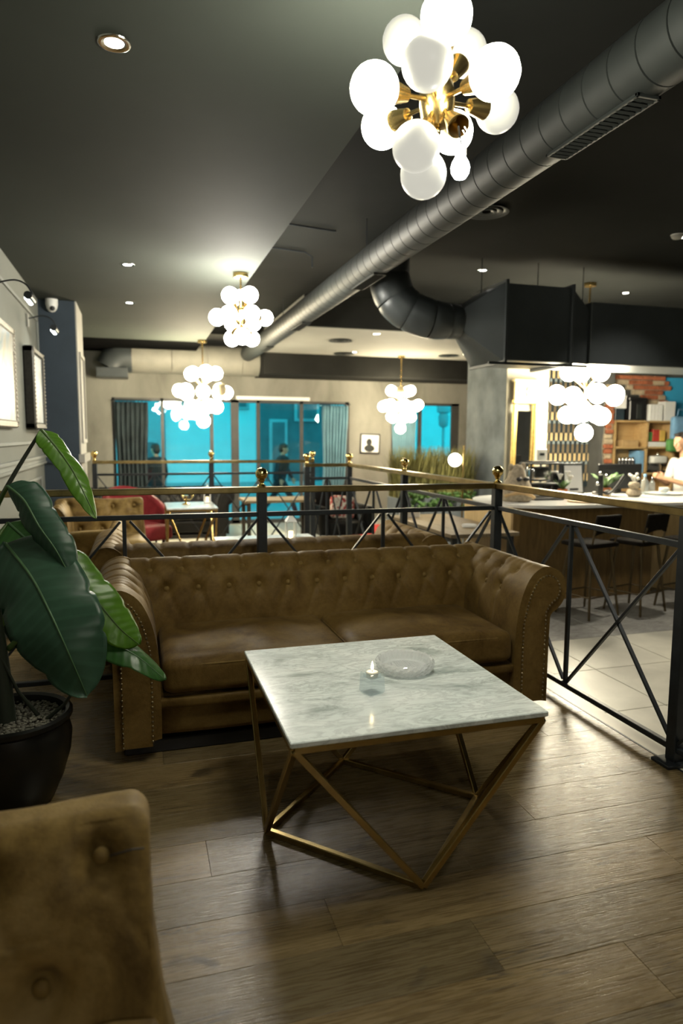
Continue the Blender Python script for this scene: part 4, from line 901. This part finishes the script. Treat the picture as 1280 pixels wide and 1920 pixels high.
def bar_items():
    # stuffed sack figure
    T = thing('burlap_figure', 'burlap sack figure wearing dark glasses on the bar counter', 'figurine', (3.76, 6.25, CT))
    MB().lathe([(.13, 0), (.165, .03), (.17, .1), (.14, .18), (.1, .24), (.085, .29), (.07, .34), (.05, .37), (0, .385)], 24, cap=False).build('body', 'burlap', T, 60)
    for x in (-.04, .04): MB().ball((x, -.115, .235), (.035, .018, .022), 12, 8).build('dark_lens', 'black_plastic', T, 180)
    MB().tube([(-.16, -.05, .06), (-.08, -.15, .1), (.06, -.16, .08), (.17, -.06, .04)], .02, 8).build('rope', 'kraft', T, 60)
    for x, z in ((-.07, .35), (.07, .36)): MB().ball((x, 0, z), (.03, .02, .04), 10, 6).build('ear', 'burlap', T, 180)
    # black wire rack with bags
    T = thing('display_rack', 'black metal display rack with two shelves on the bar counter', 'rack', (4.26, 6.6, CT))
    for x in (-.18, .18):
        for y in (-.1, .1): MB().box((x, y, .19), (.018, .018, .38)).build('upright', 'black_steel', T)
    for z in (.01, .15, .375): MB().box((0, 0, z), (.4, .24, .018), .003).build('shelf', 'black_steel', T)
    MB().rbox((-.02, 0, .26), (.24, .14, .16), .02, 5).build('basket', 'chrome', T, 180)
    for x in (-.1, .06): MB().box((x, 0, .085), (.11, .12, .11), .008).build('canister', 'black_plastic', T)
    b = MB().rbox((4.6, 6.78, CT+.14), (.2, .2, .28), .06, 8).build('black_bag', 'black_leather', None, 180); b.location = (0, 0, 0); tag(b, 'slumped black leather bag beside the display rack', 'bag')
    tag(MB().box((4.26, 6.6, CT+.394), (.3, .12, .02), .006, None).build('card_reader', 'black_plastic'), 'flat black card reader lying on the display rack', 'card reader')
    T = thing('number_sign', 'small white card sign standing behind the display rack', 'sign', (4.49, 6.95, CT)); MB().box((0, 0, .2), (.02, .02, .4)).build('stand', 'black_steel', T); MB().box((0, -.012, .46), (.13, .012, .13), .004).build('card', 'white_plastic', T); MB().box((0, -.019, .465), (.06, .003, .03)).build('print', 'duct_grey', T)
    # framed card (the code printed on it is left blank)
    T = thing('framed_card', 'white framed card with rounded grey frame on the bar counter', 'sign', (4.66, 6.55, CT), .1); T.rotation_euler = (-.12, 0, .1)
    MB().rbox((0, 0, .2), (.3, .03, .36), .014, 6).build('frame', 'duct_grey', T, 180); MB().box((0, -.016, .2), (.24, .006, .3)).build('card', 'paper_white', T); MB().box((0, -.02, .085), (.12, .003, .022)).build('printed_line', 'black_plastic', T)
    T = pot_plant('white flowering plant in a terracotta pot in front of the framed card', (4.43, 6.42, CT), 'terracotta', .055, .1, 9, .17, 'herb_green', 2)
    for x, y, z in ((-.05, -.02, .24), (.02, -.05, .27), (.09, .0, .22)): MB().lathe([(.006, -.03), (.02, 0), (.034, .025), (.03, .03), (.008, 0)], 12, (x, y, z)).build('flower', 'ceramic', T, 60)
    pot_plant('bushy green fern in a small orange pot on the bar', (5.12, 6.6, CT), 'terracotta', .06, .09, 26, .26, 'herb_green', 5, .7)
    # tap
    T = thing('beer_tap', 'black swan-neck tap with chrome knobs on the bar', 'tap', (4.86, 6.35, CT)); MB().tube([(0, 0, 0), (0, 0, .26)], .03, 12).build('column', 'black_plastic', T, 60); MB().tube(spline([(0, 0, .08), (.08, -.02, .05), (.16, -.03, .1), (.28, -.03, .25)], 6), .014, 10).build('neck', 'black_plastic', T, 60)
    for x, z in ((-.03, .27), (.05, .24), (-.06, .16)): MB().ball((x, -.03, z), .022, 12, 8).build('knob', 'chrome', T, 180)
    T = thing('monitor', 'wide black screen seen from behind on the bar', 'monitor', (5.56, 6.92, CT)); MB().box((0, 0, .2), (.62, .03, .3), .008).build('screen', 'black_plastic', T); MB().box((0, .02, .03), (.06, .05, .06)).build('neck', 'black_plastic', T); MB().box((0, 0, .006), (.24, .18, .012), .004).build('foot', 'black_plastic', T)
    T = thing('mushroom_vase', 'stone vase with dried pale flower heads on the bar', 'vase', (5.36, 6.42, CT)); MB().lathe([(.05, 0), (.085, .03), (.075, .07), (.04, .09), (.065, .13), (.05, .16), (.03, .165)], 18).build('vase', 'burlap', T, 60)
    for i in range(6): MB().tube([(0, 0, .15), (.05*math.cos(i), .04*math.sin(i*2), .2+.01*i)], .003, 6).ball((.05*math.cos(i), .04*math.sin(i*2), .205+.01*i), .018, 10, 7).build('dried_flower', 'wax', T, 60)
    def bottle(label, loc, mat, cap, s=1):
        T = thing('bottle', label, 'bottle', loc); MB().lathe([(.034*s, 0), (.038*s, .006), (.038*s, .12*s), (.03*s, .145*s), (.014*s, .165*s), (.013*s, .185*s)], 18).build('body', mat, T, 60); MB().lathe([(.0155*s, .18*s), (.0155*s, .205*s), (.012*s, .208*s)], 14).build('cap', cap, T, 60)
    bottle('clear water bottle with a blue cap on the bar', (5.7, 6.65, CT), 'clear_glass', 'box_blue', 1.15); bottle('small clear glass bottle beside the stacked saucers', (5.98, 6.85, CT), 'clear_glass', 'chrome', .9)
    def cup(label, loc, r=.04):
        T = thing('cup', label, 'cup', loc); MB().lathe([(r*.6, 0), (r*.95, .02), (r, .06), (r*.9, .06), (r*.5, .008)], 20).build('bowl', 'ceramic', T, 60); MB().tube([(r*.95, 0, .015), (r*1.5, 0, .02), (r*1.55, 0, .045), (r*.98, 0, .05)], .005, 6).build('handle', 'ceramic', T, 60)
    cup('white cup standing between the vase and the water bottle', (5.47, 6.55, CT), .06); cup('white cup standing on the round white tray', (5.95, 6.62, CT+.02), .055)
    T = thing('serving_tray', 'round white serving tray on the bar beside the standing person', 'tray', (5.93, 6.6, CT)); MB().lathe([(.15, 0), (.2, .006), (.22, .02), (.21, .02), (.19, .01), (.0, .008)], 32, cap=False).build('dish', 'ceramic', T, 50); MB().box((-.05, -.06, .014), (.16, .02, .008)).build('blue_handle', 'box_blue', T)
    tag(MB().lathe([(.0, .002), (.16, .002), (.17, .016), (.155, .01), (.0, .008)], 28, (4.4, 6.0, CT), cap=False).build('wooden_plate', 'kraft', None, 50), 'shallow wooden plate near the rounded end of the countertop', 'plate')
    tag(MB().box((4.16, 6.33, CT+.012), (.36, .16, .024), .006).build('black_tray', 'tray_dark', None), 'flat black tray beside the burlap figure', 'tray')
    for i, (x, y, c) in enumerate(((4.75, 6.3, 'wax'), (4.98, 6.4, 'kraft'), (5.08, 6.5, 'ceramic'))):
        T = thing('jar', ('low cream jar below the framed card', 'small brown jar beside the black tap', 'small white jar beside the fern pot')[i], 'jar', (x, y, CT)); MB().lathe([(.03, 0), (.035, .01), (.035, .05), (.028, .06)], 16).build('body', c, T, 60); MB().lathe([(.03, .06), (.03, .072), (.01, .08)], 16).build('lid', 'dark_wood', T, 60)
bar_items()

def back_bar():
    # patterned tiles on the bar wall
    P = struct(solid('wall_tile_panel', 'tile_navy', (5.9, 9.06, .7), (6.9, 9.1, 2.44))); w = .045; pitch = .084
    ms = {}
    def tile(x, z, ww, hh, mat):
        k = (round(ww, 3), round(hh, 3), mat)
        if k not in ms: ms[k] = MB().box((0, 0, 0), (ww-.003, .014, hh-.004), .002).mesh('tile', mat)
        link('tile', ms[k], P, (x, 9.055, z))
    for j in range(6):
        z = .78+j*.31
        for i in range(12):
            x = 5.93+i*pitch
            tile(x, z+.06, w, .12, 'tile_tan'); tile(x+pitch/2, z+.06, pitch-w, .12, 'tile_navy')
            if z < 2.2: tile(x, z+.215, w, .19, 'tile_navy'); tile(x+pitch/2, z+.19, pitch-w, .14, 'table_wood'); tile(x+pitch/2, z+.285, pitch-w, .05, 'tile_pale')
    # exposed brick strip and broken edge of the mural
    def bricks(name, rows, x_at, z0, y, seed):
        B = struct(link(name, None)); rnd = random.Random(seed); hh = .062
        for r in range(rows):
            xa, xb = x_at(r); z = z0+r*(hh+.012); x = xa-(.11 if r % 2 else 0)
            MB().box(((xa+xb)/2, y+.012, z), (xb-xa, .03, hh+.014)).build('mortar', 'mortar', B)
            while x < xb:
                a, b = max(x, xa), min(x+.21, xb); x += .222
                if b-a > .03: MB().box(((a+b)/2, y-rnd.uniform(.0, .012), z), (b-a, .05, hh), .006).build('brick', 'brick_red' if rnd.random() < .7 else 'brick_pale', B)
    bricks('wall_brick_strip', 18, lambda r: (6.735+.012*math.sin(r*.9), 6.875), .95, 8.77, 1)
    struct(solid('wall_bar_pier', 'bar_wall', (6.68, 8.795, LF), (6.9, 9.1, 2.44)))
    bricks('wall_brick_edge', 8, lambda r: (7.5+.14*abs(r-3.2)**.8*(-1 if r > 3 else 1)-.1*(r > 5), 7.95+.05*((r*3) % 4)), 1.86, 9.0, 4)
    struct(solid('wall_mural', 'mural_blue', (7.85, 9.02, 1.75), (8.95, 9.07, 2.4)))
    # shelf unit
    T = thing('shelf_unit', 'open pale wood shelf unit with square compartments behind the bar', 'shelf', (7.62, 8.92, LF)); x0, x1 = -.68, .78; f = 'shelf_wood'; b = LF
    for x in (x0, -.09, .42, x1): solid('upright', f, (x-.014, -.14, 0), (x+.014, .14, 1.71-b if x < .4 else 1.67-b), T)
    for z in (.45, .9, 1.3, 1.7): solid('shelf_board', f, (x0, -.14, z-b-.014), (x1, .14, z-b+.014), T)
    solid('back_board', f, (x0, .13, 0), (x1, .145, 1.7-b), T); Y = 8.91
    def bx(name, mat, x, z, d, label, cat, rz=0, y=Y):
        o = MB().box((0, 0, d[2]/2), d, .004).build(name, mat, None, None, (x, y, z)); o.rotation_euler = (0, 0, rz); tag(o, label, cat); return o
    zt = 1.714
    bx('carton', 'paper_white', 7.04, zt+.18, (.2, .2, .2), 'white carton on top of the dark boxes at the end of the shelf unit', 'box'); bx('carton', 'box_blue', 7.03, zt, (.16, .2, .18), 'small dark blue box under the white carton on the shelf unit', 'box').active_material = MAT['tile_navy']
    T = thing('coffee_grinder', 'black appliance with a grille on top of the shelf unit', 'appliance', (7.33, Y, zt)); MB().box((0, 0, .15), (.3, .26, .3), .012).build('body', 'black_plastic', T); MB().box((.02, -.135, .14), (.1, .012, .22), .004).build('door', 'duct_grey', T); MB().box((.02, 0, .325), (.34, .22, .05), .01).build('lid', 'black_plastic', T)
    for i in range(4): bx('binder', 'paper_white', 7.585+.062*i, zt, (.057, .24, .25), 'white binder standing in the row on the shelf unit', 'binder')['group'] = 'white binders on the shelf unit'
    bx('carton', 'paper_white', 7.95, 1.714, (.2, .2, .3), 'tall white carton beside the row of white binders', 'box')
    bx('storage_tub', 'terracotta', 7.25, 1.314, (.3, .2, .1), 'flat orange tub in the top compartment of the shelf unit', 'tub').active_material = MAT['kraft']
    bx('snack_packet', 'box_red', 7.76, 1.4, (.12, .1, .18), 'red snack packet on a shelf behind the bar', 'packet'); bx('snack_packet', 'box_green', 7.64, 1.4, (.1, .1, .14), 'green snack packet beside the red packet', 'packet'); bx('snack_packet', 'box_yellow', 7.88, 1.4, (.1, .1, .17), 'yellow snack packet beside the red packet', 'packet'); bx('paper_stack', 'paper_white', 7.75, 1.314, (.36, .24, .075), 'stack of white papers under the snack packets', 'papers')
    bx('folder', 'box_blue', 7.45, .914, (.09, .24, .34), 'blue folder standing upright in the shelf unit', 'folder')
    for i in range(5):
        T = thing('spice_jar', 'dark glass jar with a pale lid in the row beside the blue folder', 'jar', (7.1+.062*i, Y-.05, .914), 0, 'dark jars beside the blue folder'); MB().lathe([(.026, 0), (.028, .01), (.028, .17), (.02, .19)], 12).build('body', 'black_plastic', T, 60); MB().lathe([(.022, .19), (.022, .23), (.01, .24)], 12).build('lid', 'chrome', T, 60)
    T = thing('espresso_machine', 'white and chrome espresso machine in the shelf unit', 'coffee machine', (7.8, Y, .914)); MB().rbox((0, 0, .2), (.3, .26, .12), .03, 6).build('body', 'ceramic', T, 180); MB().box((0, .06, .08), (.28, .12, .16), .01).build('back', 'chrome', T); MB().box((0, 0, .015), (.3, .26, .03), .006).build('drip_tray', 'black_plastic', T)
    for x in (-.08, .08): MB().tube([(x, -.06, .15), (x, -.06, .12), (x, -.16, .115)], .014, 8).build('portafilter', 'black_plastic', T, 60)
    MB().ball((.05, 0, .28), .03, 12, 8).build('knob', 'chrome', T, 180)
    T = thing('carrier_bag', 'blue and green printed bag hanging at the end of the shelf unit', 'bag', (8.08, 8.72, 1.25)); MB().rbox((0, 0, .28), (.34, .1, .5), .04, 8).build('bag_body', 'box_blue', T, 180); MB().rbox((-.06, -.03, .09), (.4, .1, .2), .04, 8).build('bag_fold', 'box_green', T, 180); MB().tube([(-.08, 0, .5), (-.05, 0, .64), (.05, 0, .64), (.08, 0, .5)], .008, 6).build('handle', 'box_blue', T, 60)
    # mirror on the column
    T = thing('wall_mirror', 'tall gold mirror with a carved top panel on the white column face', 'mirror', (4.835, 7.96, .55)); T.rotation_euler = (.02, 0, .13); h = 1.62; w = .38
    MB().box((0, -.01, .62), (.24, .02, 1.24)).build('mirror_glass', 'mirror_glass', T)
    for x in (-1, 1):
        MB().box((x*.165, -.025, .66), (.035, .05, 1.34), .008).build('pilaster', 'gold_frame', T); MB().box((x*.13, -.02, .66), (.02, .035, 1.34), .006).build('inner_moulding', 'gold_frame', T)
    MB().box((0, -.022, 1.36), (w, .045, .06), .01).build('cross_rail', 'gold_frame', T); pn = MB().box((0, -.02, 1.48), (w-.03, .04, .25), .006).build('carved_panel', 'gold_pale', T)
    for i in range(7): MB().tube(spline([(-.12+.04*i, -.042, 1.4), (-.13+.04*i+.03*math.sin(i), -.046, 1.48), (-.12+.04*i, -.042, 1.57)], 5), .008, 6).build('relief', 'gold_frame', pn, 60)
    MB().box((0, -.035, 1.625), (w+.05, .08, .04), .012).build('cornice', 'gold_pale', T); MB().box((0, -.025, .02), (w, .05, .06), .008).build('sill', 'gold_frame', T)
back_bar()

# ------------------------------------------------------------------ far seating and planting
def far_area():
    T = thing('grass_planter', 'grey planter trough full of tall dry grass in front of the plaster column', 'planter', (3.92, 8.75, LF)); MB().box((0, 0, .4), (1.15, .42, .8), .01).build('trough', 'planter_grey', T)
    rnd = random.Random(11); g = MB()
    for k in range(2600):
        x, y = rnd.uniform(-.56, .56), rnd.uniform(-.19, .19); L = rnd.uniform(.3, .72); a = rnd.random()*2*PI; ln = rnd.uniform(.02, .36); w = .0055; c = math.cos(a); s = math.sin(a)
        p = [Vector((x+c*ln*t*t*L*1.2, y+s*ln*t*t*L*1.2, .8+L*t)) for t in (0, .4, .75, 1)]; wv = Vector((-s, c, 0))*w; vs = []
        for q, k_ in zip(p, (1, 1, .8, .1)): vs += [q-wv*k_, q+wv*k_]
        g.add(vs, [(0, 1, 3, 2), (2, 3, 5, 4), (4, 5, 7, 6)])
    o = g.build('grass', 'grass_dry', T); o['kind'] = 'stuff'
    h = MB()
    for k in range(160):
        x, y = rnd.uniform(-.55, .6), -.2+rnd.uniform(-.08, .05); h.ball((x, y, .8+rnd.uniform(-.12, .08)), (.035, .03, .02), 6, 4, Matrix.Rotation(rnd.random()*3, 3, 'X'))
    o = h.build('trailing_leaves', 'herb_green', T, 180); o['kind'] = 'stuff'
    T = thing('globe_lamp', 'round white globe lamp on a thin brass pole beside the grass', 'lamp', (4.1, 8.15, LF)); MB().lathe([(.13, 0), (.13, .02), (.02, .03)], 24).build('base', 'brass', T, 50); MB().tube([(0, 0, .02), (0, 0, 1.52)], .011, 10).build('pole', 'brass', T, 60); MB().tube([(0, 0, 1.33), (-.05, 0, 1.33)], .01, 8).build('bracket', 'brass', T, 60); link('globe', globe_mesh(.088, 'glow_globe_lamp', 22), T, (-.12, 0, 1.33))
    T = thing('armchair', 'boxy black armchair behind the railing holding a red patterned cushion', 'chair', (2.85, 9.6, LF), .1)
    MB().rbox((0, 0, .3), (.62, .6, .2), .04, 6).build('seat', 'black_leather', T, 180); MB().rbox((0, .3, .55), (.74, .14, .62), .05, 6).build('backrest', 'black_leather', T, 180)
    for x in (-1, 1): MB().rbox((x*.35, .02, .42), (.12, .66, .42), .04, 6).build('armrest', 'black_leather', T, 180)
    for x in (-.3, .3):
        for y in (-.24, .3): MB().box((x, y, .1), (.04, .04, .2)).build('leg', 'dark_wood', T)
    o = MB().rbox((0, 0, 0), (.36, .12, .34), .055, 10).build('cushion', 'cushion_pattern', None, 180, (2.85, 9.5, .42)); o.rotation_euler = (-.25, .06, 0); tag(o, 'square cushion with a red and cream pattern on the black armchair', 'cushion')
    o = MB().box((4.15, 10.9, LF+.004), (1.7, 1.9, .012), .003).build('rug', 'rug_red'); tag(o, 'flat red rug on the floor near the black armchair', 'rug')
    T = thing('glass_ashtray', 'low clear glass ashtray on the long wooden plank table', 'ashtray', (3.1, 6.0, LF+.75)); MB().lathe([(.04, 0), (.07, .005), (.075, .03), (.066, .03), (.05, .01), (0, .009)], 24, cap=False).build('bowl', 'crystal', T, 50); MB().lathe([(.0, .0095), (.045, .0105)], 20, cap=False).build('floor_disc', 'crystal', T)
    T = thing('menu_box', 'white carton standing on the far end of the wooden plank table', 'box', (2.86, 6.95, LF+.75)); MB().box((0, 0, .03), (.2, .12, .06), .004).build('carton', 'paper_white', T); MB().box((0, 0, .064), (.21, .13, .01), .003).build('lid', 'paper_white', T)
far_area()

# ------------------------------------------------------------------ people
def caps(m, a, b, ra, rb, n=12):
    a, b = Vector(a), Vector(b); d = b-a; k = 5
    m.tube([a+d*t/k for t in range(k+1)], [ra+(rb-ra)*t/k for t in range(k+1)], n); m.ball(a, ra, n, 8); m.ball(b, rb, n, 8)
def remesh(o, v=.012, it=4):
    md = o.modifiers.new('fuse', 'REMESH'); md.mode = 'VOXEL'; md.voxel_size = v; md.use_smooth_shade = True
    sm = o.modifiers.new('soft', 'SMOOTH'); sm.iterations = it; sm.factor = .5
def hand(m, w, d, palm_n, s=1.0, side=1, curl=.9):
    """palm and five bent fingers starting at wrist w, pointing along d; fingers close towards palm_n"""
    w, d, pn = Vector(w), Vector(d).normalized(), Vector(palm_n).normalized(); sd = d.cross(pn).normalized()*side
    c = w+d*.05*s; M = Matrix((sd, d, pn)).transposed(); m.ball(c, (.04*s, .052*s, .018*s), 12, 8, M)
    for i, L in enumerate((.068, .078, .073, .058)):
        b = w+d*.085*s+sd*(.028-.0185*i)*s; a1, a2, a3 = curl*.5, curl*1.2, curl*1.8; f = lambda t: (d*math.cos(t)+pn*math.sin(t))*L*s
        p1 = b+f(a1)*.45; p2 = p1+f(a2)*.32; p3 = p2+f(a3)*.25
        caps(m, b, p1, .0092*s, .0088*s, 8); caps(m, p1, p2, .0088*s, .008*s, 8); caps(m, p2, p3, .008*s, .007*s, 8)
    t0 = w+d*.03*s+sd*.034*s; t1 = t0+(d*.6+sd*.7+pn*.3).normalized()*.035*s; t2 = t1+(d*.8+sd*.1+pn*.6).normalized()*.03*s; caps(m, t0, t1, .012*s, .0105*s, 8); caps(m, t1, t2, .0105*s, .0085*s, 8)
def head(m, c, f, s=1.0):
    """skull with brow, nose, lips, chin and ears; c centre, f facing direction (horizontal)"""
    c, f = Vector(c), Vector(f).normalized(); u = Vector((0, 0, 1)); r = f.cross(u).normalized(); u = r.cross(f); M = Matrix((r, f, u)).transposed(); P = lambda x, y, z: c+(r*x+f*y+u*z)*s
    B = lambda p, q: m.ball(P(*p), tuple(k*s for k in q), 14, 10, M)
    B((0, -.012, .03), (.075, .092, .085)); B((0, .018, -.035), (.058, .066, .07)); B((0, .058, -.093), (.026, .024, .02)); B((0, .072, .022), (.05, .018, .012))
    caps(m, P(0, .08, .012), P(0, .103, -.026), .009*s, .014*s, 8); B((0, .084, -.052), (.024, .012, .006)); B((0, .082, -.064), (.022, .012, .007))
    for x in (-1, 1): B((x*.033, .066, -.022), (.02, .018, .02)); B((x*.076, -.012, -.012), (.008, .02, .032))
    return P, M
def eyes(R, P, M, s=1):
    for x in (-1, 1): MB().ball(P(x*.03, .076, .004), (.014*s, .009*s, .008*s), 10, 6, M).build('eye', 'ceramic', R, 180); MB().ball(P(x*.03, .083, .004), (.006*s, .004*s, .006*s), 8, 5, M).build('iris', 'hair_dark', R, 180)
def barista():
    bx, by = 6.93, 7.35; O = Vector((bx, by, LF)); R = thing('person', 'person in a white t-shirt working with both hands behind the bar', 'person', O); b = MB(); q = lambda x, y, z: (x-bx, y-by, z-LF)
    hc = q(6.83, 7.35, 1.395); P, M = head(b, hc, (-1, -.12, -.22)); caps(b, q(6.88, 7.35, 1.33), q(6.92, 7.35, 1.17), .052, .062)
    caps(b, q(6.94, 7.35, 1.0), q(6.95, 7.35, .72), .12, .12); b.ball(q(6.94, 7.35, 1.08), (.10, .17, .11), 14, 10)
    for s in (-1, 1):
        sh = q(6.92, 7.35+s*.18, 1.12); el = q(6.84+.03*s, 7.35+s*.25, .84); wr = q(6.55, 7.35+s*.06, .93); caps(b, sh, el, .052, .042); caps(b, el, wr, .042, .027); hand(b, wr, Vector(q(6.45, 7.35+s*.02, .97))-Vector(wr), (0, -s, .1), 1.0, s, 1.1)
        caps(b, q(6.95, 7.35+s*.09, .72), q(6.94, 7.35+s*.1, .32), .085, .06); caps(b, q(6.94, 7.35+s*.1, .32), q(6.97, 7.35+s*.1, -.1), .06, .042); caps(b, q(6.97, 7.35+s*.1, -.13), q(6.83, 7.35+s*.11, -.145), .035, .03)
    o = b.build('body', 'skin', R); remesh(o, .0075, 3); eyes(R, P, M)
    h = MB(); h.ball(P(0, -.03, .058), (.082, .09, .076), 16, 10, M); h.ball(P(0, -.06, .0), (.08, .062, .08), 14, 10, M); h.ball(P(0, .045, .112), (.05, .035, .018), 12, 8, M); remesh(h.build('hair', 'hair_dark', R), .009, 2)
    t = MB(); caps(t, q(6.94, 7.35, 1.02), q(6.95, 7.35, .74), .145, .145, 16); t.ball(q(6.935, 7.35, 1.08), (.125, .2, .115), 16, 12); caps(t, q(6.92, 7.35, 1.16), q(6.92, 7.35, 1.19), .075, .07)
    for s in (-1, 1): caps(t, q(6.92, 7.35+s*.18, 1.12), q(6.87+.02*s, 7.35+s*.23, .94), .074, .066)
    remesh(t.build('t_shirt', 'shirt_white', R), .011, 4)
    a = MB(); 
    for s in (-1, 1): caps(a, q(6.95, 7.35+s*.09, .74), q(6.94, 7.35+s*.1, .32), .105, .078); caps(a, q(6.94, 7.35+s*.1, .32), q(6.97, 7.35+s*.1, -.12), .078, .062)
    remesh(a.build('trousers', 'apron_dark', R), .014, 3)
    for s in (-1, 1): MB().rbox(q(6.9, 7.35+s*.105, LF+.04), (.27, .1, .08), .035, 6).build('shoe', 'black_plastic', R, 180)
barista()
def pedestrian(label, loc, face, stride, hgt=1.0, lean=0.0):
    R = thing('person', label, 'person', loc, face); b = MB(); s = hgt; V = lambda x, y, z: (x*s, y*s, z*s)
    P, M = head(b, V(0, lean+.02, 1.5), (0, 1, -.1), s); caps(b, V(0, lean, 1.42), V(0, lean-.02, 1.32), .05*s, .055*s)
    for k in (-1, 1):
        sh = V(k*.17, lean-.02, 1.28); el = V(k*.22, lean-k*stride*.35, 1.0); wr = V(k*.2, lean+.08-k*stride*.45, .82); caps(b, sh, el, .05*s, .04*s); caps(b, el, wr, .038*s, .026*s); hand(b, wr, (0, .2-k*stride*.3, -1), (-k, 0, 0), s, k, .6)
        kn = V(k*.09, k*stride*.55+.05, .45); an = V(k*.09, k*stride*1.15-.02, .08); caps(b, V(k*.09, 0, .82), kn, .08*s, .055*s); caps(b, kn, an, .055*s, .036*s); caps(b, an, Vector(an)+Vector((0, .14*s, -.04*s)), .034*s, .026*s)
    caps(b, V(0, 0, .88), V(0, lean*.8, 1.2), .12*s, .13*s); remesh(b.build('body', 'skin', R), .012, 3); eyes(R, P, M, s)
    h = MB(); h.ball(P(0, -.02, .05), (.086*s, .1*s, .082*s), 14, 10, M); h.ball(P(0, -.06, -.01), (.082*s, .065*s, .09*s), 12, 8, M); remesh(h.build('hair', 'hair_dark', R), .012, 2)
    j = MB(); caps(j, V(0, 0, .86), V(0, lean*.9, 1.2), .15*s, .165*s); j.ball(V(0, lean-.01, 1.27), (.2*s, .12*s, .1*s), 14, 10)
    for k in (-1, 1): caps(j, V(k*.17, lean-.02, 1.28), V(k*.22, lean-k*stride*.35, 1.0), .068*s, .058*s); caps(j, V(k*.22, lean-k*stride*.35, 1.0), V(k*.2, lean+.07-k*stride*.43, .85), .056*s, .042*s)
    remesh(j.build('jacket', 'cloth_dark', R), .016, 3); t = MB()
    for k in (-1, 1):
        kn = V(k*.09, k*stride*.55+.05, .45); an = V(k*.09, k*stride*1.15-.02, .1); caps(t, V(k*.09, 0, .84), kn, .098*s, .07*s); caps(t, kn, an, .07*s, .055*s); MB().rbox(Vector(an)+Vector((0, .06*s, -.06*s)), (.09*s, .26*s, .08*s), .03*s, 5).build('shoe', 'black_plastic', R, 180)
    remesh(t.build('trousers', 'cloth_dark', R), .016, 3)
    return R
pedestrian('person in dark clothes striding past outside the shop window', (3.02, 14.9, -.3), -PI/2-.15, .32, .98, .08)
pedestrian('person in dark clothes standing outside beside the dark curtain', (.35, 14.0, -.3), .6, .05, .98)
